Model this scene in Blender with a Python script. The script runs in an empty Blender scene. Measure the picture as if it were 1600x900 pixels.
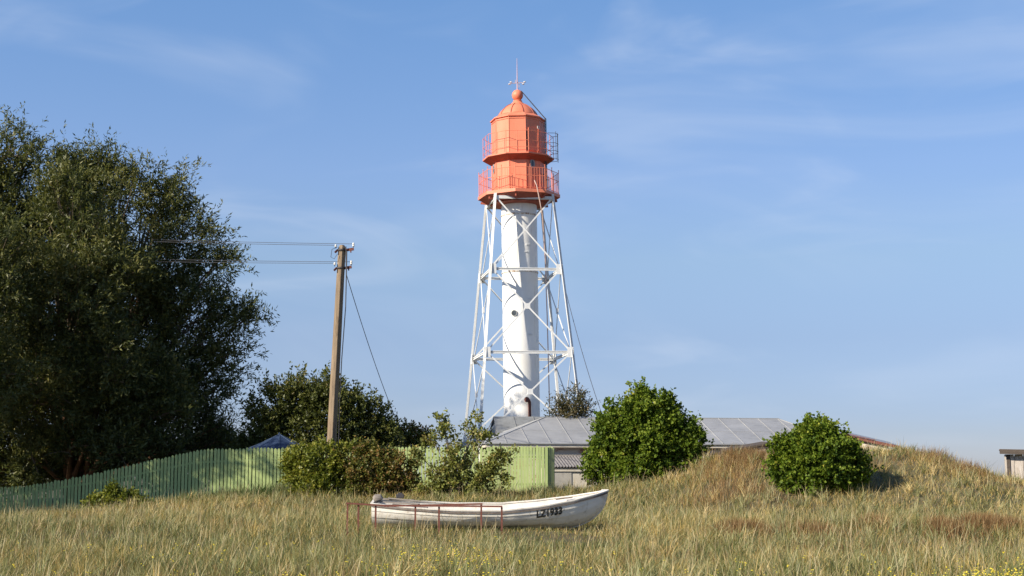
import bpy, math, random
import numpy as np
from mathutils import Vector, Matrix, Euler
R = math.radians
random.seed(5); rng = np.random.default_rng(7)
S = bpy.context.scene
C = S.collection

# ------------------------------------------------------------------ camera
F = 2222.0; TH = math.atan(295/2222); CZ = 1.65
cam = bpy.data.cameras.new('camera'); camo = bpy.data.objects.new('camera', cam); C.objects.link(camo)
camo.location = (0, 0, CZ); camo.rotation_euler = (R(90)+TH, 0, 0)
cam.sensor_width = 36; cam.lens = F*36/1600; cam.clip_start = .1; cam.clip_end = 6000
S.camera = camo

# ------------------------------------------------------------------ sky and sun
SUN_AZ, SUN_EL = R(55), R(29)            # azimuth: to the left of the direction towards the camera
sdir = Vector((-math.sin(SUN_AZ)*math.cos(SUN_EL), -math.cos(SUN_AZ)*math.cos(SUN_EL), math.sin(SUN_EL)))
sun = bpy.data.lights.new('sun', 'SUN'); sun.energy = 4.9; sun.angle = R(.53); sun.color = (1, .90, .74)
suno = bpy.data.objects.new('sun', sun); C.objects.link(suno)
suno.rotation_euler = sdir.to_track_quat('Z', 'Y').to_euler(); suno.location = sdir*100
W = bpy.data.worlds.new('World'); S.world = W; W.use_nodes = True
wt = W.node_tree; wt.nodes.clear()
def WN(t, **k):
    n = wt.nodes.new(t)
    for a, b in k.items(): setattr(n, a, b)
    return n
sky = WN('ShaderNodeTexSky'); sky.sky_type = 'NISHITA'; sky.sun_disc = False
sky.sun_elevation = SUN_EL; sky.sun_rotation = math.atan2(sdir.x, sdir.y)
sky.altitude = 0; sky.air_density = 1.0; sky.dust_density = .2; sky.ozone_density = 4.0
bg = WN('ShaderNodeBackground'); bg.inputs['Strength'].default_value = .12
outw = WN('ShaderNodeOutputWorld')
tc = WN('ShaderNodeTexCoord')
def wisp(rot, scale, nscale, lo, hi, seed):
    mp = WN('ShaderNodeMapping'); mp.inputs['Rotation'].default_value = rot; mp.inputs['Scale'].default_value = scale
    mp.inputs['Location'].default_value = (seed, seed*.37, seed*1.3)
    wt.links.new(tc.outputs['Generated'], mp.inputs['Vector'])
    n = WN('ShaderNodeTexNoise'); n.inputs['Scale'].default_value = nscale; n.inputs['Detail'].default_value = 4
    n.inputs['Roughness'].default_value = .5; n.inputs['Distortion'].default_value = .8
    wt.links.new(mp.outputs['Vector'], n.inputs['Vector'])
    r = WN('ShaderNodeMapRange'); r.interpolation_type = 'SMOOTHSTEP'
    r.inputs['From Min'].default_value = lo; r.inputs['From Max'].default_value = hi
    wt.links.new(n.outputs['Fac'], r.inputs['Value']); return r.outputs['Result']
a = wisp((0, R(32), 0), (1.6, 1, 5.5), 3.4, .50, .80, 3.1)
b = wisp((0, R(-30), R(10)), (1.4, 1, 4.5), 2.6, .48, .80, 8.4)
ad = WN('ShaderNodeMath', operation='ADD', use_clamp=True); wt.links.new(a, ad.inputs[0]); wt.links.new(b, ad.inputs[1])
ml = WN('ShaderNodeMath', operation='MULTIPLY'); ml.inputs[1].default_value = .22; wt.links.new(ad.outputs[0], ml.inputs[0])
mx = WN('ShaderNodeMix', data_type='RGBA'); mx.inputs[7].default_value = (3.9, 4.3, 5.0, 1)
hs = WN('ShaderNodeMix', data_type='RGBA', blend_type='MULTIPLY'); hs.inputs[0].default_value = 1
# denser, bluer air near the horizon than the clean-air model gives
nz = WN('ShaderNodeSeparateXYZ'); wt.links.new(tc.outputs['Generated'], nz.inputs[0])
cr = WN('ShaderNodeValToRGB'); els = cr.color_ramp.elements
stops = [(0, (.38, .40, .57)), (.04, (.40, .415, .59)), (.095, (.505, .475, .575)), (.15, (.69, .62, .635)), (.21, (.76, .70, .75)), (.33, (.73, .79, .86)), (.6, (.46, .58, .74))]
while len(els) < len(stops): els.new(.5)
for i_, (p_, c_) in enumerate(stops): els[i_].position = p_; els[i_].color = (*c_, 1)
wt.links.new(nz.outputs['Z'], cr.inputs[0]); ax = WN('ShaderNodeMapRange'); ax.inputs['From Min'].default_value = -.6; ax.inputs['From Max'].default_value = .6
ax.inputs['To Min'].default_value = 1.13; ax.inputs['To Max'].default_value = .87; wt.links.new(nz.outputs['X'], ax.inputs['Value'])
vm = WN('ShaderNodeVectorMath', operation='SCALE'); wt.links.new(cr.outputs[0], vm.inputs[0]); wt.links.new(ax.outputs[0], vm.inputs['Scale'])
wt.links.new(vm.outputs[0], hs.inputs[7])
wt.links.new(sky.outputs['Color'], hs.inputs[6])
wt.links.new(ml.outputs[0], mx.inputs[0]); wt.links.new(hs.outputs[2], mx.inputs[6])
wt.links.new(mx.outputs[2], bg.inputs['Color']); wt.links.new(bg.outputs[0], outw.inputs['Surface'])
S.view_settings.view_transform = 'Standard'; S.view_settings.look = 'None'
S.view_settings.exposure = .68; S.view_settings.gamma = 1

# ------------------------------------------------------------------ helpers
def mpp(py, D):  return D/F/(math.cos(TH)-(450-py)/F*math.sin(TH))
def at(px, py, D):
    yc = (450-py)/F; den = math.cos(TH)-yc*math.sin(TH)
    return Vector(((px-800)/F*D/den, D, CZ+D*(math.sin(TH)+yc*math.cos(TH))/den))
def zat(py, D): return at(800, py, D).z
def tag(o, label=None, cat=None, group=None, kind=None):
    if label: o['label'] = label
    if cat: o['category'] = cat
    if group: o['group'] = group
    if kind: o['kind'] = kind
    return o
def empty(name, loc, label=None, cat=None, rot=(0, 0, 0), group=None):
    o = bpy.data.objects.new(name, None); C.objects.link(o); o.location = loc; o.rotation_euler = rot
    o.empty_display_size = .2
    return tag(o, label, cat, group)
def link(name, me, m, parent=None):
    if m: me.materials.append(m)
    o = bpy.data.objects.new(name, me); C.objects.link(o)
    if parent: o.parent = parent
    return o

class MB:
    def __init__(s, off=(0, 0, 0)): s.v = []; s.f = []; s.off = Vector(off)
    def add(s, vs, fs):
        n = len(s.v); s.v += [Vector(v) for v in vs]; s.f += [tuple(i+n for i in f) for f in fs]; return s
    def box(s, c, d, rot=None):
        c = Vector(c); vs = []
        for z in (-.5, .5):
            for x, y in ((-.5, -.5), (.5, -.5), (.5, .5), (-.5, .5)):
                p = Vector((x*d[0], y*d[1], z*d[2]))
                if rot is not None: p = rot @ p
                vs.append(c+p)
        return s.add(vs, [(3, 2, 1, 0), (4, 5, 6, 7), (0, 1, 5, 4), (1, 2, 6, 5), (2, 3, 7, 6), (3, 0, 4, 7)])
    def bar(s, p, q, w, h, up=(0, 0, 1)):
        p = Vector(p); q = Vector(q); d = (q-p); L = d.length; d.normalize()
        u = Vector(up); sd = d.cross(u)
        if sd.length < 1e-3: sd = d.cross(Vector((1, 0, 0)))
        sd.normalize(); u = sd.cross(d)
        M = Matrix((d, sd, u)).transposed()
        return s.box((p+q)/2, (L, w, h), M)
    def angle(s, p, q, w, t, up):      # L-section bar
        p = Vector(p); q = Vector(q); d = (q-p).normalized(); u = Vector(up).normalized()
        sd = d.cross(u).normalized(); u = sd.cross(d)
        s.bar(p+sd*(w/2), q+sd*(w/2), w, t, u); s.bar(p+u*(w/2+t/2+.001), q+u*(w/2+t/2+.001), t, w, u); return s
    def tube(s, pts, rs, n=8, cap=True):
        pts = [Vector(p) for p in pts]
        if not hasattr(rs, '__len__'): rs = [rs]*len(pts)
        vs = []; fs = []; pv = None
        for i, p in enumerate(pts):
            d = (pts[min(i+1, len(pts)-1)]-pts[max(i-1, 0)])
            d = d.normalized() if d.length > 1e-9 else Vector((0, 0, 1))
            if pv is None: pv = d.orthogonal().normalized()
            a = (pv-d*pv.dot(d)); a = a.normalized() if a.length > 1e-6 else d.orthogonal().normalized()
            pv = a; bb = d.cross(a)
            for k in range(n):
                t = 2*math.pi*k/n; vs.append(p+(a*math.cos(t)+bb*math.sin(t))*rs[i])
        for i in range(len(pts)-1):
            for k in range(n):
                k2 = (k+1) % n; fs.append((i*n+k, i*n+k2, (i+1)*n+k2, (i+1)*n+k))
        if cap: fs.append(tuple(reversed(range(n)))); fs.append(tuple((len(pts)-1)*n+k for k in range(n)))
        return s.add(vs, fs)
    def lathe(s, prof, n, ph=0, c=(0, 0), capb=True, capt=True):   # ph in degrees, 0 = towards the camera (-Y), + = to the right
        vs = []; fs = []
        for r, z in prof:
            for k in range(n):
                t = R(ph)+2*math.pi*k/n; vs.append(Vector((c[0]+r*math.sin(t), c[1]-r*math.cos(t), z)))
        for i in range(len(prof)-1):
            for k in range(n):
                k2 = (k+1) % n; fs.append((i*n+k, i*n+k2, (i+1)*n+k2, (i+1)*n+k))
        if capb: fs.append(tuple(reversed(range(n))))
        if capt: fs.append(tuple((len(prof)-1)*n+k for k in range(n)))
        return s.add(vs, fs)
    def build(s, name, m, parent=None, smooth=False, bevel=0, fixn=True):
        me = bpy.data.meshes.new(name); me.from_pydata([v-s.off for v in s.v], [], s.f); me.update()
        if fixn:
            import bmesh
            bm = bmesh.new(); bm.from_mesh(me); bmesh.ops.recalc_face_normals(bm, faces=bm.faces); bm.to_mesh(me); bm.free()
        if smooth:
            for p in me.polygons: p.use_smooth = True
            try: me.set_sharp_from_angle(angle=R(40))
            except Exception: pass
        o = link(name, me, m, parent)
        if bevel:
            b = o.modifiers.new('bevel', 'BEVEL'); b.width = bevel; b.segments = 1; b.limit_method = 'ANGLE'
        return o

def npmesh(name, V, quads, tris, attrs):
    me = bpy.data.meshes.new(name)
    me.vertices.add(len(V)); me.vertices.foreach_set('co', np.ascontiguousarray(V, np.float32).ravel())
    nq, nt = len(quads), len(tris)
    me.loops.add(nq*4+nt*3); me.polygons.add(nq+nt)
    li = np.concatenate([quads.ravel(), tris.ravel()]).astype(np.int32)
    me.loops.foreach_set('vertex_index', li)
    ls = np.concatenate([np.arange(nq)*4, nq*4+np.arange(nt)*3]).astype(np.int32)
    me.polygons.foreach_set('loop_start', ls)
    for k, a in attrs.items():
        at_ = me.attributes.new(k, 'FLOAT', 'POINT'); at_.data.foreach_set('value', a.astype(np.float32))
    me.update(calc_edges=True); me.validate()
    return me

# ------------------------------------------------------------------ materials
def newmat(name):
    m = bpy.data.materials.new(name); m.use_nodes = True; nt = m.node_tree; nt.nodes.clear()
    o = nt.nodes.new('ShaderNodeOutputMaterial'); return m, nt, o
def ramp(nt, stops, src):
    r = nt.nodes.new('ShaderNodeValToRGB'); e = r.color_ramp.elements
    while len(e) < len(stops): e.new(.5)
    for i, (p, c) in enumerate(stops): e[i].position = p; e[i].color = (*c, 1)
    nt.links.new(src, r.inputs[0]); return r.outputs[0]
def noise(nt, scale, detail=5, rough=.6, stretch=(1, 1, 1), dist=0, coord='Object'):
    t = nt.nodes.new('ShaderNodeTexCoord'); mp = nt.nodes.new('ShaderNodeMapping'); mp.inputs['Scale'].default_value = stretch
    n = nt.nodes.new('ShaderNodeTexNoise'); n.inputs['Scale'].default_value = scale; n.inputs['Detail'].default_value = detail
    n.inputs['Roughness'].default_value = rough; n.inputs['Distortion'].default_value = dist
    nt.links.new(t.outputs[coord], mp.inputs[0]); nt.links.new(mp.outputs[0], n.inputs['Vector']); return n.outputs['Fac']
def mixc(nt, fac, a, b, bt='MIX'):
    n = nt.nodes.new('ShaderNodeMix'); n.data_type = 'RGBA'; n.blend_type = bt
    for i, s in ((0, fac), (6, a), (7, b)):
        if isinstance(s, tuple): n.inputs[i].default_value = (*s, 1)
        elif isinstance(s, (int, float)): n.inputs[i].default_value = s
        else: nt.links.new(s, n.inputs[i])
    return n.outputs[2]
def surf(name, stops, scale=3, rough=.7, bump=.2, stretch=(1, 1, 1), stain=None, metal=0, detail=6, spec=.4, bscale=None):
    m, nt, o = newmat(name); p = nt.nodes.new('ShaderNodeBsdfPrincipled')
    col = ramp(nt, stops, noise(nt, scale, detail, .62, stretch))
    if stain:                                   # (colour, scale, lo, hi, stretch)
        f = noise(nt, stain[1], 7, .7, stain[4], .4)
        r = nt.nodes.new('ShaderNodeMapRange'); r.inputs['From Min'].default_value = stain[2]; r.inputs['From Max'].default_value = stain[3]
        nt.links.new(f, r.inputs['Value']); col = mixc(nt, r.outputs[0], col, stain[0])
    nt.links.new(col, p.inputs['Base Color']); p.inputs['Roughness'].default_value = rough; p.inputs['Metallic'].default_value = metal
    p.inputs['Specular IOR Level'].default_value = spec
    if bump:
        b = nt.nodes.new('ShaderNodeBump'); b.inputs['Strength'].default_value = bump; b.inputs['Distance'].default_value = .02
        nt.links.new(noise(nt, bscale or scale*6, 4, .6, stretch), b.inputs['Height']); nt.links.new(b.outputs[0], p.inputs['Normal'])
    nt.links.new(p.outputs[0], o.inputs[0]); return m
def leafmat(name, stops, trans=.3, rough=.5, spec=.35):
    m, nt, o = newmat(name); a = nt.nodes.new('ShaderNodeAttribute'); a.attribute_name = 'tint'
    col = ramp(nt, stops, a.outputs['Fac'])
    p = nt.nodes.new('ShaderNodeBsdfPrincipled'); p.inputs['Roughness'].default_value = rough; p.inputs['Specular IOR Level'].default_value = spec
    nt.links.new(col, p.inputs['Base Color'])
    t = nt.nodes.new('ShaderNodeBsdfTranslucent'); nt.links.new(mixc(nt, 1.0, col, (1.15, 1.2, .7), 'MULTIPLY'), t.inputs['Color'])
    mx = nt.nodes.new('ShaderNodeMixShader'); mx.inputs[0].default_value = trans
    nt.links.new(p.outputs[0], mx.inputs[1]); nt.links.new(t.outputs[0], mx.inputs[2]); nt.links.new(mx.outputs[0], o.inputs[0]); return m

M = {}
M['orange'] = surf('orange_paint', [(.3, (.68, .195, .105)), (.7, (.78, .25, .145))], 1.6, .5, .08, (1, 1, .3), ((.42, .12, .06), 2.5, .60, .80, (2, 2, .35)))
M['orange_dark'] = surf('orange_paint_aged_shaded', [(.3, (.27, .055, .03)), (.7, (.40, .09, .05))], 2, .6, .1, stain=((.30, .09, .05), 3, .5, .75, (1, 1, .5)))  # aged paint on small parts; on gallery undersides the darkness stands in for shade
M['white'] = surf('white_paint', [(.3, (.72, .71, .67)), (.7, (.82, .81, .78))], 1.3, .45, .05, (1, 1, .3), ((.40, .29, .18), 1.8, .60, .84, (2.4, 2.4, .16)))
M['steelwhite'] = surf('white_steel_paint', [(.3, (.66, .66, .64)), (.7, (.78, .78, .76))], 4, .5, .05, stain=((.36, .22, .13), 5, .68, .84, (1, 1, 1)))
M['dark'] = surf('dark_iron', [(.3, (.03, .03, .035)), (.7, (.07, .06, .06))], 8, .6, .1)
M['glass'] = surf('dark_glass', [(.3, (.03, .035, .04)), (.7, (.06, .07, .08))], 3, .12, 0, spec=.8)
M['greyring'] = surf('grey_rim', [(.3, (.22, .23, .24)), (.7, (.32, .33, .33))], 5, .5, .05)
M['rust'] = surf('rust_red', [(.3, (.10, .032, .022)), (.7, (.19, .065, .045))], 14, .75, .3, stain=((.10, .035, .02), 20, .5, .7, (1, 1, 1)))
M['pinkhose'] = surf('pale_hose', [(.3, (.55, .36, .30)), (.7, (.65, .48, .40))], 8, .6, 0)
M['galv'] = surf('galvanised', [(.3, (.45, .46, .48)), (.7, (.6, .6, .62))], 8, .45, .05, metal=.2)
M['conc'] = surf('weathered_pole', [(.25, (.16, .115, .075)), (.75, (.30, .225, .15))], 3, .9, .6, (2.5, 2.5, .35), ((.09, .065, .045), 4, .52, .72, (2.5, 2.5, .3)))
M['pier'] = surf('concrete', [(.3, (.30, .29, .27)), (.7, (.42, .41, .38))], 3, .9, .4)
M['porcelain'] = surf('porcelain', [(.3, (.7, .68, .62)), (.7, (.8, .79, .75))], 5, .25, 0)
M['wire'] = surf('wire', [(.3, (.035, .035, .045)), (.7, (.06, .06, .07))], 5, .6, 0)
M['roof'] = surf('grey_sheet_roof', [(.3, (.28, .285, .29)), (.7, (.37, .375, .38))], .9, .5, .08, (1, 1, 1), ((.17, .17, .18), 2.2, .55, .8, (1, 3, 1)), metal=.15)
M['roof2'] = surf('dull_sheet_roof', [(.3, (.17, .18, .185)), (.7, (.23, .24, .245))], 1.4, .6, .1, stain=((.13, .125, .12), 3, .5, .75, (1, 1, 1)))
M['cream'] = surf('cream_render', [(.3, (.50, .45, .37)), (.7, (.62, .57, .48))], 2, .9, .3, stain=((.30, .26, .21), 3, .55, .75, (1, 1, .6)))
M['greypanel'] = surf('grey_render', [(.3, (.33, .31, .28)), (.7, (.42, .40, .36))], 2.5, .9, .3, stain=((.22, .2, .18), 3, .55, .75, (1, 1, .6)))
M['timber'] = surf('grey_timber', [(.25, (.15, .13, .11)), (.75, (.34, .30, .26))], 5, .9, .5, (.6, 8, 8))
M['board'] = surf('pink_white_boards', [(.25, (.30, .26, .22)), (.75, (.56, .51, .46))], 4, .85, .5, (6, 6, .5), ((.20, .14, .11), 6, .55, .75, (5, 5, .5)))
M['darkwood'] = surf('dark_wood', [(.25, (.045, .035, .03)), (.75, (.12, .095, .075))], 6, .9, .5, (.5, 5, 5))
M['corr'] = surf('fibre_cement', [(.3, (.13, .12, .12)), (.7, (.23, .22, .22))], 5, .9, .4)
M['bluetent'] = surf('blue_fabric', [(.3, (.018, .036, .085)), (.7, (.026, .05, .11))], 2, .7, .1)
M['green'] = surf('green_paint', [(.25, (.26, .34, .125)), (.75, (.42, .50, .20))], 5, .7, .25, (1.3, 1.3, .12), ((.16, .20, .11), 3.2, .58, .80, (4, 4, .5)))
M['boat'] = surf('boat_white', [(.25, (.68, .64, .57)), (.75, (.81, .78, .71))], 2.6, .6, .15, (1, 1, 2), ((.28, .20, .12), 4.5, .54, .80, (1, 1, .8)))
M['boat_in'] = surf('boat_inside', [(.25, (.60, .56, .49)), (.75, (.74, .70, .63))], 3, .7, .1, stain=((.30, .24, .17), 4, .55, .8, (1, 1, 1)))
M['rub'] = surf('rub_rail', [(.25, (.10, .08, .07)), (.75, (.24, .20, .17))], 6, .8, .3)
M['black'] = surf('black_lettering', [(.3, (.018, .018, .018)), (.7, (.04, .04, .04))], 20, .6, 0)
M['bark'] = surf('bark', [(.25, (.05, .04, .03)), (.75, (.13, .10, .075))], 6, .95, .8, (1, 1, .25))
M['barkred'] = surf('bark_reddish', [(.25, (.11, .06, .035)), (.75, (.24, .13, .075))], 5, .95, .8, (1, 1, .25))
M['twig'] = surf('twig', [(.25, (.12, .09, .06)), (.75, (.20, .155, .11))], 6, .9, .3)
def brickmat():
    m, nt, o = newmat('old_brick'); p = nt.nodes.new('ShaderNodeBsdfPrincipled'); p.inputs['Roughness'].default_value = .9
    t = nt.nodes.new('ShaderNodeTexCoord'); mp = nt.nodes.new('ShaderNodeMapping'); mp.inputs['Rotation'].default_value = (R(90), 0, 0)
    nt.links.new(t.outputs['Object'], mp.inputs[0])
    b = nt.nodes.new('ShaderNodeTexBrick'); nt.links.new(mp.outputs[0], b.inputs['Vector'])
    b.inputs['Scale'].default_value = 1; b.inputs['Brick Width'].default_value = .26; b.inputs['Row Height'].default_value = .085; b.inputs['Mortar Size'].default_value = .012
    b.inputs['Color1'].default_value = (.34, .12, .07, 1); b.inputs['Color2'].default_value = (.26, .09, .055, 1); b.inputs['Mortar'].default_value = (.36, .33, .28, 1)
    r = nt.nodes.new('ShaderNodeMapRange'); r.inputs['From Min'].default_value = .42; r.inputs['From Max'].default_value = .50
    nt.links.new(noise(nt, 1.4, 6, .65, (.7, 1, 2.4), .5), r.inputs['Value'])
    nt.links.new(mixc(nt, r.outputs[0], b.outputs['Color'], (.50, .45, .38)), p.inputs['Base Color']); nt.links.new(p.outputs[0], o.inputs[0]); return m
M['brick'] = brickmat()
M['willow'] = leafmat('willow_leaf', [(0, (.024, .036, .010)), (.45, (.082, .096, .026)), (.8, (.15, .15, .042)), (1, (.24, .21, .07))], .28)
M['darkleaf'] = leafmat('dark_leaf', [(0, (.040, .052, .012)), (.5, (.090, .104, .024)), (.85, (.13, .135, .034)), (1, (.19, .155, .045))], .28)
M['lilac'] = leafmat('lilac_leaf', [(0, (.034, .068, .008)), (.42, (.10, .155, .014)), (.85, (.20, .25, .026)), (1, (.34, .33, .05))], .32, .58, .22)
M['redleaf'] = leafmat('reddening_leaf', [(0, (.050, .070, .014)), (.48, (.13, .14, .025)), (.62, (.18, .135, .032)), (.85, (.24, .12, .045)), (1, (.30, .20, .08))], .25)
M['yelleaf'] = leafmat('yellow_green_leaf', [(0, (.05, .075, .010)), (.45, (.14, .165, .02)), (.8, (.24, .235, .03)), (1, (.30, .25, .06))], .3)
M['olive'] = leafmat('olive_leaf', [(0, (.05, .055, .022)), (.5, (.09, .085, .035)), (.8, (.14, .10, .05)), (1, (.20, .15, .08))], .25)
M['apple'] = leafmat('apple_leaf', [(0, (.07, .09, .02)), (.40, (.21, .23, .05)), (.8, (.22, .20, .06)), (1, (.34, .25, .08))], .3)

# ------------------------------------------------------------------ terrain
def sm(a, b, x): t = np.clip((x-a)/(b-a), 0, 1); return t*t*(3-2*t)
KX = np.array([-60, -22, -17, -15.2, -13, -11, -6, 2, 5.2, 6.9, 8.1, 9.8, 13, 15.8, 17.0, 18.6, 20.3, 21.8, 24, 60])
# height of the crest band (Y about 57) over the width of the view
KZ = np.array([-.3, -.25, -.05, .3, .72, .95, .98, 1.0, 1.25, 1.55, 2.2, 2.48, 2.52, 2.50, 2.25, 1.80, 1.22, .9, .8, .8])
def ground(X, Y):
    X = np.asarray(X, float); Y = np.asarray(Y, float)
    crest = np.interp(X, KX, KZ)
    base = 1.25*sm(60, 72, Y)*sm(-40, -5, X)
    mound = sm(3.5, 8, X)*sm(30, 22, X)
    w_front = sm(44, 57, Y)*(mound)+sm(46, 59, Y)*(1-mound)
    w_back = 1-sm(58, 66, Y)
    z = crest*w_front*w_back + base*(1-w_back)
    z = z*(1-sm(90, 140, Y))
    z += .07*np.sin(X*.55+1.3*np.sin(Y*.31))*np.cos(Y*.42+.6*np.sin(X*.4)) + .04*np.sin(X*1.7+Y*.9)*np.sin(Y*1.3-X*.5)
    z += .25*sm(31, 36.5, Y)*(1-sm(46, 57, Y))
    z += mound*sm(46, 52, Y)*w_back*(.12*np.sin(X*.9+1)+.09*np.sin(X*2.3+Y*.8)+.06*np.sin(X*3.9-Y*1.7))
    return z
def gz(x, y): return float(ground(x, y))
xs = np.concatenate([[-3000, -1200, -500, -220, -120], np.arange(-80, 80.1, .6), [120, 220, 500, 1200, 3000]])
ys = np.concatenate([[-300, -80, -20, 0], np.arange(6, 100, .6), [110, 125, 150, 220, 400, 900, 2000, 4500]])
XX, YY = np.meshgrid(xs, ys); ZZ = ground(XX, YY)
nx, ny = len(xs), len(ys); V = np.stack([XX.ravel(), YY.ravel(), ZZ.ravel()], 1)
i, j = np.meshgrid(np.arange(nx-1), np.arange(ny-1)); i = i.ravel(); j = j.ravel()
Q = np.stack([j*nx+i, j*nx+i+1, (j+1)*nx+i+1, (j+1)*nx+i], 1)
me = npmesh('ground', V, Q, np.zeros((0, 3), int), {})
for p in me.polygons: p.use_smooth = True
m = surf('dune_soil', [(.25, (.075, .062, .030)), (.5, (.12, .10, .05)), (.75, (.17, .145, .085))], .9, .95, .5, stain=((.045, .055, .02), .5, .45, .7, (1, 1, 1)), bscale=9)
tag(link('ground', me, m), kind='structure')

# ------------------------------------------------------------------ grass
def blades(n, x, y, L, w, lean, tint, seg=3, curve=.5, z0=None):
    az = rng.uniform(0, 2*np.pi, n)
    # a steady breeze bends more blades to the right
    dx = np.cos(az)*lean+.12*rng.random(n); dy = np.sin(az)*lean
    fa = rng.uniform(0, np.pi, n); sx, sy = np.cos(fa)*w/2, np.sin(fa)*w/2
    z = ground(x, y) if z0 is None else z0
    V = np.zeros((n, 2*seg+1, 3), np.float32)
    wf = [1, .85, .6, .35][:seg]
    for k in range(seg+1):
        t = k/seg; b = t*(1-curve)+curve*t*t
        cx = x+dx*L*b; cy = y+dy*L*b; h = np.sqrt(np.maximum(.05, 1-(lean*b)**2))
        cz = z-.03+L*t*(1-.28*lean*t*1.6)
        if k < seg:
            V[:, 2*k, :] = np.stack([cx-sx*wf[k], cy-sy*wf[k], cz], 1); V[:, 2*k+1, :] = np.stack([cx+sx*wf[k], cy+sy*wf[k], cz], 1)
        else: V[:, 2*k, :] = np.stack([cx, cy, cz], 1)
    m_ = 2*seg+1; base = np.arange(n)*m_; qs = []
    for k in range(seg-1): qs.append(np.stack([base+2*k, base+2*k+1, base+2*k+3, base+2*k+2], 1))
    T = np.stack([base+2*seg-2, base+2*seg-1, base+2*seg], 1)
    return V.reshape(-1, 3), np.concatenate(qs) if qs else np.zeros((0, 4), int), T, np.repeat(tint, m_)
def join(parts):
    Vs, Qs, Ts, A = [], [], [], []; o = 0
    for v, q, t, a in parts: Vs.append(v); Qs.append(q+o); Ts.append(t+o); A.append(a); o += len(v)
    return np.concatenate(Vs), np.concatenate(Qs), np.concatenate(Ts), np.concatenate(A)
def vnoise(x, y, s, seed):
    r = np.random.default_rng(seed); g = r.random((128, 128)); u = x/s+1000; v = y/s+1000
    iu = np.floor(u).astype(int); iv = np.floor(v).astype(int); fu = u-iu; fv = v-iv; fu = fu*fu*(3-2*fu); fv = fv*fv*(3-2*fv)
    G = lambda a, b: g[a % 128, b % 128]
    return (G(iu, iv)*(1-fu)+G(iu+1, iv)*fu)*(1-fv)+(G(iu, iv+1)*(1-fu)+G(iu+1, iv+1)*fu)*fv
BOAT = Vector((-.60, 37.2, .32))
def keep(x, y):
    k = np.ones(len(x), bool)
    k &= ~((np.abs(x-BOAT.x) < 3.0) & (np.abs(y-BOAT.y) < .80))              # hull
    k &= ~((x > 1.4) & (y > 65.2))
    k &= ~((x > 20.6) & (y > 59.6))                                           # hut
    return k
def scatter(n, y0, y1, pw=1.0):
    y = (y0**pw+(y1**pw-y0**pw)*rng.random(n))**(1/pw)
    hw = .43*y+1.5; x = rng.uniform(-1, 1, n)*hw
    return x, y
parts = []
def grassfield(n, y0, y1, wide, seg, pw=1.6):
    x, y = scatter(n, y0, y1, pw)
    # gather blades in tussocks
    tx = np.round(x/.22+.4*np.sin(y*7))*.22+rng.normal(0, .05, n); ty = np.round(y/.22+.4*np.sin(x*6))*.22+rng.normal(0, .05, n)
    g = rng.random(n) < .6; x = np.where(g, tx, x); y = np.where(g, ty, y)
    k = keep(x, y); x = x[k]; y = y[k]; n = len(x)
    pt = vnoise(x, y, 1.1, 1)*.6+vnoise(x, y, 3.7, 2)*.4
    ht = .62+.7*vnoise(x, y, 1.6, 4)
    ht = ht*(1-.5*np.exp(-((x-BOAT.x)/3.2)**4-((y-BOAT.y+.9)/1.15)**4))
    ht = ht*(1-.45*np.exp(-((x-.9)/1.3)**4-((y-34)/2.2)**4))
    mnd = sm(4, 8, x)*sm(46, 52, y)
    kind = rng.random(n)
    grn = .45+.50*(vnoise(x, y, 4, 9)-.5)+.30*(vnoise(x, y, 1.4, 10)-.5)-.10*mnd+.28*sm(40, 20, y)*.5
    fence = np.exp(-((y-58.5)/2.2)**2)*sm(-2, -8, x)
    grn = grn+fence*.8
    isg = kind < grn
    near_l = np.exp(-((x+19.5)/3)**2)*sm(48, 53, y)
    tint = np.where(isg, rng.uniform(0, .44, n), np.clip(.50+.43*rng.random(n)+.14*(vnoise(x, y, 2.6, 21)-.5), .5, .925))
    tint = np.where(isg & (fence > .4), rng.uniform(0, .12, n), tint)
    rz_ = vnoise(x, y, 1.5, 14)*.55+vnoise(x, y, 4.5, 15)*.45+.10*mnd*sm(14, 6, x)
    red = (~isg) & (rz_ > .53) & (rng.random(n) < .75)
    tint = np.where(red, rng.uniform(.92, 1, n), tint)
    L = rng.uniform(.20, .48, n)*ht*np.where(red, .75, 1)*np.where(rng.random(n) < .05, 1.35, 1)*(1+.35*fence)*(1-.12*mnd)
    lean = rng.beta(2, 2.4, n)*1.25+.04
    w = rng.uniform(.5, 1.2, n)*wide*np.where(isg, 1.15, .8)
    parts.append(blades(n, x, y, L, w*np.where(red, .6, 1), lean, tint, seg, rng.uniform(.05, .6, n)))
grassfield(115000, 13, 27, .009, 3)
grassfield(170000, 26, 45, .0125, 3)
grassfield(170000, 44, 64, .0165, 2)
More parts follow.
